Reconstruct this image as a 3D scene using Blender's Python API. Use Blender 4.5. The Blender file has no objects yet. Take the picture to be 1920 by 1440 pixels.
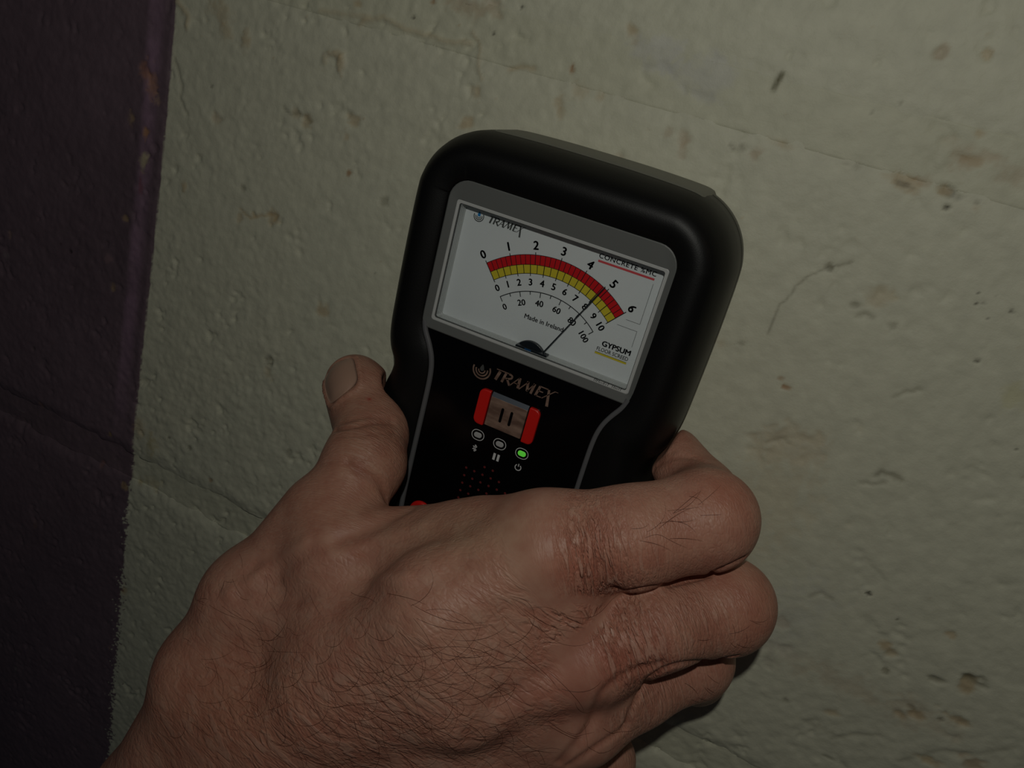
import bpy, math, random
import numpy as np
from mathutils import Matrix, Vector
from mathutils.bvhtree import BVHTree

# ------------------------------------------------------------------ camera, light, exposure
# Lengths are written in millimetres and stored in metres (MM).  X runs along the wall,
# Z up the wall, +Y into the wall.  The dial card of the meter is the plane Y = 0.
MM = 0.001
F_PX, CX, CY = 1450.0, 960.0, 720.0
CAM = np.array([62.7, -212.2, 58.1])
R_ = np.array([[0.8928234, -0.24677559, 0.37678665],
               [0.35872089, 0.89547359, -0.2635268],
               [-0.27237051, 0.37044414, 0.88802333]])
CAMROWS = np.array([[r[0], r[2], -r[1]] for r in R_])      # right, down, forward


def at(px, py, Y=0.0):
    """point of the plane Y seen at that place of the photograph"""
    r = ((px - CX) / F_PX) * CAMROWS[0] + ((py - CY) / F_PX) * CAMROWS[1] + CAMROWS[2]
    return CAM + r * ((Y - CAM[1]) / r[1])


scene = bpy.context.scene
col = scene.collection
cam_data = bpy.data.cameras.new('camera')
cam_data.sensor_width = 36.0
cam_data.sensor_fit = 'HORIZONTAL'
cam_data.lens = F_PX / 1920.0 * 36.0
cam_data.clip_start = 0.01
cam_data.clip_end = 20.0
cam = bpy.data.objects.new('camera', cam_data)
rt, dn, fw = [Vector(v) for v in CAMROWS]
cam.matrix_world = Matrix(((rt.x, -dn.x, -fw.x, CAM[0] * MM), (rt.y, -dn.y, -fw.y, CAM[1] * MM),
                           (rt.z, -dn.z, -fw.z, CAM[2] * MM), (0, 0, 0, 1)))
col.objects.link(cam)
scene.camera = cam

world = bpy.data.worlds.new('dim_room')
scene.world = world
world.use_nodes = True
world.node_tree.nodes['Background'].inputs['Color'].default_value = (0.55, 0.75, 1.0, 1)
world.node_tree.nodes['Background'].inputs['Strength'].default_value = 0.008


def lamp(name, kind, loc, energy, color, target=None, size=0.01):
    d = bpy.data.lights.new(name, kind)
    d.energy = energy
    d.color = color
    if kind == 'AREA':
        d.shape = 'DISK'
        d.size = size
    else:
        d.shadow_soft_size = size
    o = bpy.data.objects.new(name, d)
    o.location = [c * MM for c in loc]
    if target is not None:
        v = Vector(target) * MM - o.location
        o.rotation_euler = v.to_track_quat('-Z', 'Y').to_euler()
    col.objects.link(o)
    return o


# the phone's torch a hand's breadth above the lens, and a weak warm bulb off to the right in the room
lamp('phone_torch', 'POINT', (60, -252, 127), 0.81, (0.985, 0.97, 0.885), size=0.003)
lamp('room_bulb', 'POINT', (1500, -900, 900), 1.0, (1.0, 0.62, 0.32), size=0.04)

vs = scene.view_settings
vs.view_transform = 'Standard'
vs.look = 'None'
vs.gamma = 1.0
vs.use_curve_mapping = False
vs.exposure = 0.0

random.seed(4)
rng = np.random.default_rng(11)

# ------------------------------------------------------------------ helpers


def tag(o, label=None, cat=None, group=None, kind=None):
    for k, v in (('label', label), ('category', cat), ('group', group), ('kind', kind)):
        if v:
            o[k] = v
    return o


def empty(name, loc):
    o = bpy.data.objects.new(name, None)
    o.location = [c * MM for c in loc]
    o.empty_display_size = 0.01
    col.objects.link(o)
    return o


def mesh_obj(name, verts, faces, mat, parent=None, smooth=False, origin=None):
    """verts in mm (world); stored relative to the parent's base (or to origin)"""
    v = np.asarray(verts, float)
    base = np.zeros(3)
    if parent is not None:
        base = np.array(parent['base_mm']) if 'base_mm' in parent.keys() else np.zeros(3)
    if origin is not None:
        base = np.asarray(origin, float)
    v = (v - base) * MM
    me = bpy.data.meshes.new(name)
    me.from_pydata(v.tolist(), [], faces if isinstance(faces, list) else faces.tolist())
    me.validate()
    if smooth:
        me.polygons.foreach_set('use_smooth', [True] * len(me.polygons))
    if mat:
        me.materials.append(mat)
    o = bpy.data.objects.new(name, me)
    if origin is not None and parent is None:
        o.location = [c * MM for c in origin]
        o['base_mm'] = [float(c) for c in origin]
    elif parent is not None:
        o['base_mm'] = [float(c) for c in base]
        o.parent = parent
    else:
        o['base_mm'] = [0.0, 0.0, 0.0]
    col.objects.link(o)
    return o


def clean(o):
    if 'base_mm' in o.keys():
        del o['base_mm']


def mat(name, color, rough=0.5, metal=0.0, spec=0.5, emit=None, estr=0.0):
    m = bpy.data.materials.new(name)
    m.use_nodes = True
    b = m.node_tree.nodes['Principled BSDF']
    b.inputs['Base Color'].default_value = (*color, 1)
    b.inputs['Roughness'].default_value = rough
    b.inputs['Metallic'].default_value = metal
    b.inputs['Specular IOR Level'].default_value = spec
    if emit:
        b.inputs['Emission Color'].default_value = (*emit, 1)
        b.inputs['Emission Strength'].default_value = estr
    return m


def N(m, typ, **kw):
    n = m.node_tree.nodes.new(typ)
    for k, v in kw.items():
        if k.startswith('i_'):
            n.inputs[k[2:].replace('_', ' ')].default_value = v
        else:
            setattr(n, k, v)
    return n


def L(m, a, b):
    m.node_tree.links.new(a, b)


def mm_coords(m):
    tc = N(m, 'ShaderNodeTexCoord')
    mp = N(m, 'ShaderNodeMapping')
    mp.inputs['Scale'].default_value = (1000, 1000, 1000)
    L(m, tc.outputs['Object'], mp.inputs['Vector'])
    return mp.outputs['Vector']


def grain(m, scale, strength, dist_mm, detail=4.0, rough_var=0.0):
    """fine relief: noise bump of dist_mm height"""
    b = m.node_tree.nodes['Principled BSDF']
    v = mm_coords(m)
    n = N(m, 'ShaderNodeTexNoise')
    n.inputs['Scale'].default_value = scale
    n.inputs['Detail'].default_value = detail
    L(m, v, n.inputs['Vector'])
    bp = N(m, 'ShaderNodeBump')
    bp.inputs['Strength'].default_value = strength
    bp.inputs['Distance'].default_value = dist_mm * MM
    L(m, n.outputs['Fac'], bp.inputs['Height'])
    L(m, bp.outputs['Normal'], b.inputs['Normal'])
    return m


def srgb(r, g, b):
    f = lambda c: (c / 255 / 12.92) if c / 255 <= 0.04045 else ((c / 255 + 0.055) / 1.055) ** 2.4
    return (f(r), f(g), f(b))


def catmull(pts, n=8, closed=False):
    P = np.asarray(pts, float)
    out = []
    m = len(P)
    rngi = range(m) if closed else range(m - 1)
    for i in rngi:
        p1, p2 = P[i], P[(i + 1) % m]
        p0 = P[i - 1] if (closed or i > 0) else 2 * p1 - p2
        p3 = P[(i + 2) % m] if (closed or i + 2 < m) else 2 * p2 - p1
        for t in np.linspace(0, 1, n, endpoint=False):
            out.append(0.5 * ((2 * p1) + (p2 - p0) * t + (2 * p0 - 5 * p1 + 4 * p2 - p3) * t * t
                              + (-p0 + 3 * p1 - 3 * p2 + p3) * t ** 3))
    if not closed:
        out.append(P[-1])
    return np.array(out)


def loft(rings, closed=True, cap_first=False, cap_last=False):
    n = len(rings[0])
    verts = np.concatenate(rings)
    faces = []
    for k in range(len(rings) - 1):
        for i in range(n if closed else n - 1):
            j = (i + 1) % n
            faces.append((k * n + i, k * n + j, (k + 1) * n + j, (k + 1) * n + i))
    if cap_first:
        faces.append(tuple(range(n))[::-1])
    if cap_last:
        faces.append(tuple(range((len(rings) - 1) * n, len(rings) * n)))
    return verts, faces


def xz(poly, Y):
    p = np.asarray(poly, float)
    return np.c_[p[:, 0], np.full(len(p), Y), p[:, 1]]


def plate(poly, y_back, y_front, bevel=0.0):
    """extruded flat outline (poly in X,Z, any order) with a small front bevel"""
    p = np.asarray(poly, float)
    c = p.mean(0)
    if bevel > 0:
        d = p - c
        ln = np.linalg.norm(d, axis=1, keepdims=True)
        q = c + d * (1 - bevel / np.maximum(ln, bevel * 2))
        q2 = c + d * (1 - 0.3 * bevel / np.maximum(ln, bevel * 2))
        rings = [xz(p, y_back), xz(p, y_front + bevel), xz(q2, y_front + 0.3 * bevel), xz(q, y_front)]
    else:
        rings = [xz(p, y_back), xz(p, y_front)]
    return loft(rings, cap_first=True, cap_last=True)


def rrect(x0, x1, z0, z1, r, n=6):
    rr = r if isinstance(r, (tuple, list)) else (r,) * 4        # tl, tr, br, bl
    out = []
    for (cx, cz, a0, rad) in ((x0 + rr[0], z1 - rr[0], 180, rr[0]), (x1 - rr[1], z1 - rr[1], 90, rr[1]),
                              (x1 - rr[2], z0 + rr[2], 0, rr[2]), (x0 + rr[3], z0 + rr[3], -90, rr[3])):
        for t in np.linspace(0, 1, n):
            a = math.radians(a0 - 90 * t)
            out.append((cx + rad * math.cos(a), cz + rad * math.sin(a)))
    return np.array(out)


def merge(parts):
    V, Fc, k = [], [], 0
    for v, f in parts:
        V.append(np.asarray(v, float))
        Fc += [tuple(i + k for i in q) for q in f]
        k += len(v)
    return np.concatenate(V), Fc


def ribbon(pts, w, Y):
    """flat printed line along pts (X,Z), width w (number or list)"""
    p = np.asarray(pts, float)
    t = np.gradient(p, axis=0)
    t /= np.linalg.norm(t, axis=1, keepdims=True) + 1e-9
    nrm = np.c_[-t[:, 1], t[:, 0]]
    ww = np.broadcast_to(np.asarray(w, float), (len(p),))[:, None] / 2
    a, b = p + nrm * ww, p - nrm * ww
    n = len(p)
    v = np.concatenate([xz(a, Y), xz(b, Y)])
    f = [(i, i + 1, n + i + 1, n + i) for i in range(n - 1)]
    return v, f


def disc(cx, cz, r, Y, n=24):
    a = np.linspace(0, 2 * np.pi, n, endpoint=False)
    return xz(np.c_[cx + r * np.cos(a), cz + r * np.sin(a)], Y), [tuple(range(n))]


def text_mesh(txt, cx, cz, Y, height=None, width=None, rot=0.0, bold=0.0, spacing=1.0):
    """flat lettering centred on (cx, cz); height = height of its bounding box"""
    cu = bpy.data.curves.new('lettering', 'FONT')
    cu.body = txt
    cu.size = 1.0
    cu.space_character = spacing
    cu.resolution_u = 3
    ob = bpy.data.objects.new('lettering', cu)
    col.objects.link(ob)
    dg = bpy.context.evaluated_depsgraph_get()
    me = ob.evaluated_get(dg).to_mesh()
    v = np.array([tuple(q.co) for q in me.vertices])
    f = [tuple(p.vertices) for p in me.polygons]
    ob.evaluated_get(dg).to_mesh_clear()
    bpy.data.objects.remove(ob)
    bpy.data.curves.remove(cu)
    lo, hi = v.min(0), v.max(0)
    v = v - (lo + hi) / 2
    s = hi - lo
    sx = sy = 1.0
    if height and width:
        sx, sy = width / s[0], height / s[1]
    elif height:
        sx = sy = height / s[1]
    elif width:
        sx = sy = width / s[0]
    x, y = v[:, 0] * sx, v[:, 1] * sy
    c, sn = math.cos(rot), math.sin(rot)
    out = []
    for ox, oy in (((0, 0),) if bold <= 0 else ((-1, 0), (1, 0), (0, 0.7), (0, -0.7))):
        xx, yy = x + ox * bold, y + oy * bold
        out.append((np.c_[cx + xx * c - yy * sn, np.full(len(v), Y), cz + xx * sn + yy * c], f))
    return merge(out)


def fft_noise(n, beta, seed, lo=0, hi=1e9):
    """periodic fractal noise on an n x n grid, zero mean, unit deviation"""
    r = np.random.default_rng(seed)
    k = np.fft.fftfreq(n) * n
    kk = np.hypot(*np.meshgrid(k, k))
    kk[0, 0] = 1
    amp = kk ** (-beta) * (kk >= lo) * (kk <= hi)
    z = np.fft.ifft2(np.fft.fft2(r.standard_normal((n, n))) * amp).real
    return (z - z.mean()) / z.std()


def sample(nz, u, v):
    """bilinear look-up in a periodic noise tile (u, v in cells)"""
    n = nz.shape[0]
    i, j = np.floor(u).astype(int), np.floor(v).astype(int)
    a, b = u - i, v - j
    i0, i1, j0, j1 = i % n, (i + 1) % n, j % n, (j + 1) % n
    return (nz[i0, j0] * (1 - a) * (1 - b) + nz[i1, j0] * a * (1 - b) + nz[i0, j1] * (1 - a) * b + nz[i1, j1] * a * b)


def smooth01(x, a, b):
    t = np.clip((x - a) / (b - a), 0, 1)
    return t * t * (3 - 2 * t)


# ------------------------------------------------------------------ the wall of painted blocks
WALL_Y = 28.0
NZ = [fft_noise(512, 1.4, 21), fft_noise(512, 0.6, 22, 20, 200), fft_noise(512, 1.1, 23, 6, 120),
      fft_noise(512, 0.25, 24, 60, 250), fft_noise(512, 1.7, 25)]

cream = mat('cream_wall_paint', (0.6, 0.56, 0.4), 0.55, spec=0.35)
b_ = cream.node_tree.nodes['Principled BSDF']
ca = N(cream, 'ShaderNodeVertexColor', layer_name='paint')
vv = mm_coords(cream)
n1 = N(cream, 'ShaderNodeTexNoise')
n1.inputs['Scale'].default_value = 1.1
n1.inputs['Detail'].default_value = 6
n1.inputs['Roughness'].default_value = 0.65
L(cream, vv, n1.inputs['Vector'])
n2 = N(cream, 'ShaderNodeTexNoise')
n2.inputs['Scale'].default_value = 0.18
n2.inputs['Detail'].default_value = 5
L(cream, vv, n2.inputs['Vector'])
mr = N(cream, 'ShaderNodeMapRange')
mr.inputs['From Min'].default_value = 0.3
mr.inputs['From Max'].default_value = 0.7
mr.inputs['To Min'].default_value = 0.93
mr.inputs['To Max'].default_value = 1.05
L(cream, n2.outputs['Fac'], mr.inputs['Value'])
mx = N(cream, 'ShaderNodeMix', data_type='RGBA', blend_type='MULTIPLY')
mx.inputs['Factor'].default_value = 1.0
L(cream, ca.outputs['Color'], mx.inputs['A'])
L(cream, mr.outputs['Result'], mx.inputs['B'])
L(cream, mx.outputs['Result'], b_.inputs['Base Color'])
bp = N(cream, 'ShaderNodeBump')
bp.inputs['Strength'].default_value = 0.55
bp.inputs['Distance'].default_value = 0.00022
L(cream, n1.outputs['Fac'], bp.inputs['Height'])
L(cream, bp.outputs['Normal'], b_.inputs['Normal'])

CREAM = np.array(srgb(204, 203, 181))
PURPLE = np.array(srgb(112, 94, 103))
LILAC = np.array(srgb(138, 112, 130))
RUST = np.array(srgb(146, 92, 22))
TAN = np.array(srgb(178, 150, 104))
DARK = np.array(srgb(40, 32, 22))
GREYB = np.array(srgb(105, 100, 78))
PINKB = np.array(srgb(176, 150, 120))

# spots, pits and stains: place in the photo, half sizes in mm, colour, strength, depth of the pit
SPOTS = [
    (1072, 128, 1.1, 1.6, RUST, 1.0, 0.3), (1777, 390, 0.95, 0.8, DARK, 1.0, 0.9), (1637, 212, 0.5, 0.8, DARK, 1.0, 0.5),
    (505, 672, 2.0, 2.6, GREYB, 0.85, 0.5), (508, 684, 0.8, 1.0, DARK, 0.6, 0.5), (502, 700, 2.5, 3.0, TAN, 0.4, 0.2),
    (1630, 1115, 1.1, 0.7, DARK, 0.95, 0.5), (652, 324, 0.8, 0.9, RUST, 0.9, 0.2), (775, 32, 0.9, 0.8, DARK, 0.8, 0.4),
    (397, 162, 0.8, 0.8, DARK, 0.9, 0.5), (396, 900, 1.2, 1.3, RUST, 0.7, 0.3), (1475, 727, 1.2, 0.9, RUST, 0.9, 0.2),
    (1463, 710, 0.9, 0.7, RUST, 0.6, 0.1), (1832, 676, 0.6, 0.6, DARK, 0.9, 0.5), (1831, 571, 0.4, 0.4, DARK, 0.9, 0.4),
    (1845, 571, 0.4, 0.4, DARK, 0.9, 0.4), (1897, 583, 0.5, 0.7, DARK, 0.9, 0.4), (1893, 554, 0.3, 0.3, DARK, 0.9, 0.3),
    (1866, 553, 0.3, 0.3, DARK, 0.8, 0.3), (1834, 549, 0.3, 0.3, DARK, 0.8, 0.3), (1852, 598, 0.3, 0.3, DARK, 0.8, 0.3),
    (1750, 765, 0.45, 0.4, DARK, 0.9, 0.4), (1905, 844, 0.4, 0.4, DARK, 0.8, 0.4), (1682, 1161, 0.5, 0.6, DARK, 0.9, 0.4),
    (1768, 96, 1.4, 1.7, RUST, 0.4, 0.1), (1854, 100, 1.0, 1.0, TAN, 0.6, 0.1), (1688, 194, 0.8, 0.8, GREYB, 0.7, 0.3),
    (1836, 252, 1.2, 1.2, TAN, 0.6, 0.2), (1831, 392, 1.6, 1.4, TAN, 0.7, 0.1), (1832, 380, 1.0, 0.8, GREYB, 0.7, 0.1),
    (1700, 345, 4.5, 1.8, TAN, 0.65, 0.2), (1698, 347, 2.2, 0.8, DARK, 0.5, 0.3), (1728, 340, 2.2, 1.3, RUST, 0.3, 0.1),
    (1786, 366, 3.2, 1.4, DARK, 0.45, 0.4), (1768, 361, 2.2, 1.2, TAN, 0.6, 0.2), (1594, 310, 3.6, 1.3, GREYB, 0.55, 0.2),
    (1470, 272, 3.5, 1.6, TAN, 0.5, 0.1), (1420, 288, 1.5, 1.8, RUST, 0.4, 0.1), (1370, 275, 1.0, 1.0, GREYB, 0.7, 0.2),
    (1391, 275, 1.3, 1.3, GREYB, 0.55, 0.2), (1850, 296, 6.5, 3.0, PINKB, 0.5, 0.1), (1830, 303, 2.5, 1.4, TAN, 0.5, 0.1),
    (1890, 320, 7.0, 4.0, PINKB, 0.45, 0.0), (1186, 56, 2.0, 2.2, TAN, 0.7, 0.2), (1190, 78, 1.2, 1.2, TAN, 0.5, 0.1),
    (1284, 258, 2.0, 2.4, RUST, 0.3, 0.1), (1280, 282, 1.5, 3.0, RUST, 0.28, 0.1), (1254, 248, 1.2, 1.8, RUST, 0.28, 0.1),
    (1216, 242, 1.2, 1.2, RUST, 0.3, 0.1), (1158, 300, 1.6, 1.6, RUST, 0.25, 0.1), (1047, 187, 2.4, 2.8, TAN, 0.5, 0.2),
    (1087, 172, 3.0, 3.0, TAN, 0.35, 0.1), (1124, 178, 1.5, 1.5, TAN, 0.45, 0.1), (1052, 210, 1.5, 2.2, TAN, 0.4, 0.1),
    (872, 233, 2.6, 2.4, TAN, 0.7, 0.2), (895, 170, 1.6, 1.8, TAN, 0.6, 0.2), (906, 135, 0.9, 0.9, GREYB, 0.6, 0.2),
    (925, 62, 0.6, 0.6, DARK, 0.8, 0.3), (978, 13, 0.5, 0.5, DARK, 0.8, 0.3), (812, 2, 1.2, 1.0, RUST, 0.8, 0.3),
    (885, 12, 9.0, 3.0, PINKB, 0.55, 0.1), (668, 7, 2.0, 2.5, TAN, 0.7, 0.3), (665, 226, 2.0, 2.4, TAN, 0.6, 0.4),
    (650, 255, 1.2, 1.6, TAN, 0.6, 0.2), (628, 100, 3.4, 1.5, TAN, 0.55, -0.9), (640, 122, 1.6, 3.2, TAN, 0.55, -0.9),
    (610, 110, 1.6, 2.2, TAN, 0.35, -0.5), (460, 78, 2.2, 4.0, TAN, 0.6, -0.6), (416, 20, 5.0, 3.5, TAN, 0.45, -0.4),
    (425, 58, 2.8, 3.0, TAN, 0.45, -0.4), (404, 222, 2.0, 2.6, RUST, 0.35, 0.4), (576, 228, 2.0, 2.0, TAN, 0.6, 0.3),
    (556, 212, 2.2, 2.0, TAN, 0.4, 0.3), (455, 352, 1.6, 2.4, GREYB, 0.7, 0.5), (345, 352, 1.8, 2.6, TAN, 0.7, -0.5),
    (475, 402, 1.5, 1.5, TAN, 0.6, 0.4), (510, 406, 2.2, 3.0, TAN, 0.6, 0.3), (450, 410, 1.6, 2.2, TAN, 0.5, 0.2),
    (718, 380, 2.0, 1.8, GREYB, 0.55, 0.4), (603, 582, 2.4, 2.4, TAN, 0.7, 0.3), (703, 513, 0.7, 0.7, DARK, 0.6, 0.3),
    (316, 821, 0.8, 0.9, DARK, 0.7, 0.3), (356, 840, 1.4, 1.5, GREYB, 0.7, 0.3), (540, 850, 1.4, 1.8, GREYB, 0.5, 0.3),
    (1659, 1212, 1.5, 1.5, TAN, 0.8, 0.2), (1673, 1226, 1.2, 1.3, TAN, 0.6, 0.3), (1783, 1192, 1.3, 1.0, TAN, 0.7, 0.2),
    (1662, 1261, 0.9, 0.9, GREYB, 0.8, 0.4), (1817, 1283, 2.2, 3.0, TAN, 0.85, 0.5), (1832, 1282, 3.6, 1.2, GREYB, 0.7, 0.5),
    (1846, 1276, 2.2, 1.4, GREYB, 0.6, 0.5), (1818, 1270, 2.0, 1.0, GREYB, 0.7, 0.5), (1755, 1274, 2.6, 0.9, GREYB, 0.7, 0.5),
    (1720, 1343, 3.2, 1.2, TAN, 0.8, 0.4), (1685, 1340, 2.0, 1.2, TAN, 0.7, 0.4), (1708, 1327, 1.0, 0.8, GREYB, 0.7, 0.3),
    (1800, 1352, 3.0, 1.2, TAN, 0.75, 0.4), (1763, 1350, 0.9, 0.7, DARK, 0.6, 0.4), (1565, 1340, 3.0, 2.0, TAN, 0.6, 0.3),
    (1740, 1428, 5.5, 1.6, TAN, 0.8, 0.5), (1825, 1434, 4.0, 2.4, RUST, 0.6, 0.4), (1560, 1376, 9.0, 1.0, GREYB, 0.3, 0.15),
    (1550, 1420, 2.0, 0.5, GREYB, 0.7, 0.4), (1475, 1315, 1.8, 1.1, GREYB, 0.6, 0.4), (1465, 1170, 2.6, 2.0, PINKB, 0.5, 0.3),
    (1556, 502, 0.9, 0.9, GREYB, 0.9, 0.3), (1602, 572, 1.2, 1.0, GREYB, 0.6, 0.3), (1652, 557, 3.4, 2.8, TAN, 0.4, 0.1),
    (1388, 643, 1.8, 1.6, GREYB, 0.55, 0.3), (1350, 643, 3.0, 1.6, TAN, 0.3, 0.1), (1674, 612, 1.3, 1.0, GREYB, 0.5, 0.3),
    (1908, 743, 4.0, 4.0, np.array(srgb(190, 184, 130)), 0.5, 0.0), (1490, 845, 9.0, 6.0, PINKB, 0.25, 0.0),
    (1230, 95, 9.0, 4.0, np.array(srgb(196, 196, 196)), 0.55, -0.2), (1330, 140, 10.0, 5.0, np.array(srgb(196, 196, 196)), 0.55, -0.2),
    (1620, 1300, 26.0, 6.0, PINKB, 0.35, 0.0), (1450, 950, 14.0, 22.0, np.array(srgb(198, 178, 140)), 0.3, 0.0),
    (1490, 1140, 12.0, 16.0, np.array(srgb(190, 192, 186)), 0.35, 0.0),
    # on the purple paint: chips and dabs of cream
    (275, 135, 3.4, 4.5, np.array(srgb(170, 120, 96)), 0.8, 0.5), (285, 150, 2.6, 6.0, np.array(srgb(176, 130, 100)), 0.7, 0.4),
    (298, 190, 2.0, 2.0, np.array(srgb(170, 140, 120)), 0.8, 0.3), (250, 222, 1.6, 2.4, TAN, 0.6, 0.2),
    (275, 250, 1.6, 2.4, np.array(srgb(190, 140, 90)), 0.9, 0.3), (270, 305, 1.7, 3.2, np.array(srgb(190, 180, 140)), 0.9, 0.3),
    (264, 345, 1.2, 4.0, np.array(srgb(130, 78, 90)), 0.8, 0.0), (235, 410, 1.4, 1.4, TAN, 0.6, 0.2),
    (22, 442, 1.8, 2.4, np.array(srgb(170, 140, 120)), 0.55, 0.2), (66, 652, 1.0, 1.2, np.array(srgb(10, 8, 8)), 1.0, 0.8),
    (133, 472, 0.9, 1.0, np.array(srgb(10, 8, 8)), 1.0, 0.6), (115, 458, 0.8, 1.0, np.array(srgb(10, 8, 8)), 0.8, 0.4),
    (203, 485, 2.0, 2.0, np.array(srgb(150, 120, 120)), 0.45, -0.2), (16, 480, 2.4, 1.2, np.array(srgb(140, 130, 130)), 0.45, -0.2),
    (210, 815, 1.8, 2.0, np.array(srgb(180, 150, 60)), 0.75, 0.2), (78, 760, 2.2, 2.4, np.array(srgb(150, 110, 90)), 0.55, 0.2),
    (190, 870, 1.6, 2.4, np.array(srgb(150, 110, 100)), 0.6, 0.2), (213, 540, 1.2, 1.4, TAN, 0.5, 0.1),
    (234, 912, 1.6, 2.0, TAN, 0.8, 0.1), (66, 985, 1.8, 2.0, np.array(srgb(130, 100, 90)), 0.5, 0.1),
    (32, 1255, 3.0, 3.2, np.array(srgb(150, 150, 140)), 0.6, 0.2), (208, 1216, 1.8, 2.0, TAN, 0.8, 0.1),
    (232, 1108, 2.2, 3.0, TAN, 0.7, 0.1), (35, 770, 3.0, 0.6, np.array(srgb(150, 140, 140)), 0.6, -0.1),
    # yellowed paint beside the joint
    (285, 835, 3.5, 6.0, np.array(srgb(170, 150, 80)), 0.55, -0.4), (262, 800, 3.0, 5.0, TAN, 0.5, -0.3),
    (275, 905, 6.0, 3.0, np.array(srgb(180, 160, 100)), 0.4, 0.0), (262, 905, 2.5, 2.5, np.array(srgb(176, 150, 80)), 0.5, 0.0),
]
# long scars and drips: points of the photo, half width mm, colour, strength, height (-: groove)
SCARS = [
    ([(1441, 630), (1452, 600), (1460, 575), (1482, 555), (1492, 535), (1520, 517), (1550, 503), (1595, 490)], 0.35, GREYB, 0.42, -0.2),
    ([(1464, 138), (1459, 150), (1451, 166)], 0.75, np.array(srgb(88, 84, 50)), 0.9, 0.3),
    ([(680, 38), (720, 32), (760, 55), (805, 66), (838, 78), (880, 80)], 0.8, TAN, 0.3, 0.55),
    ([(675, 48), (690, 30), (640, 25), (600, 20)], 0.8, TAN, 0.25, 0.5),
    ([(350, 50), (353, 30), (340, 12), (332, 0)], 0.9, TAN, 0.4, 0.6),
    ([(325, 110), (340, 160), (336, 185), (352, 215)], 0.7, GREYB, 0.25, -0.5),
    ([(530, 200), (545, 215), (560, 212), (582, 230)], 0.6, GREYB, 0.4, -0.4),
    ([(450, 392), (470, 410), (500, 402), (520, 404), (512, 414)], 0.6, TAN, 0.5, -0.4),
    ([(1645, 893), (1652, 885), (1668, 892), (1690, 903)], 0.8, GREYB, 0.5, -0.6),
    ([(1610, 594), (1622, 589), (1636, 596)], 0.8, GREYB, 0.35, -0.5),
    ([(1436, 830), (1455, 825), (1463, 820), (1478, 830)], 0.6, GREYB, 0.3, -0.4),
    ([(1680, 745), (1700, 735), (1725, 732)], 0.6, GREYB, 0.35, -0.4),
    ([(1615, 905), (1640, 910), (1660, 905)], 0.6, GREYB, 0.3, -0.4),
    ([(1560, 1385), (1600, 1378), (1650, 1381)], 0.7, GREYB, 0.25, -0.3),
    ([(1520, 1120), (1540, 1112), (1560, 1125)], 0.6, GREYB, 0.3, -0.4),
    ([(1690, 1430), (1760, 1410), (1830, 1416), (1900, 1405)], 0.9, GREYB, 0.2, -0.3),
    ([(885, 60), (900, 90), (896, 120), (905, 150)], 0.6, TAN, 0.3, 0.4),
    ([(955, 130), (975, 125), (1000, 130)], 0.8, TAN, 0.4, -0.5),
]
SPOTS_MM = [(at(px, py, WALL_Y), a, b, c, s, d) for px, py, a, b, c, s, d in SPOTS]
SCARS_MM = [(np.array([at(*p, WALL_Y) for p in pts]), w, c, s, h) for pts, w, c, s, h in SCARS]


def paint_edge(Z):
    return -172.6 - np.clip(10 - Z, 0, 160) * 0.030


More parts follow.
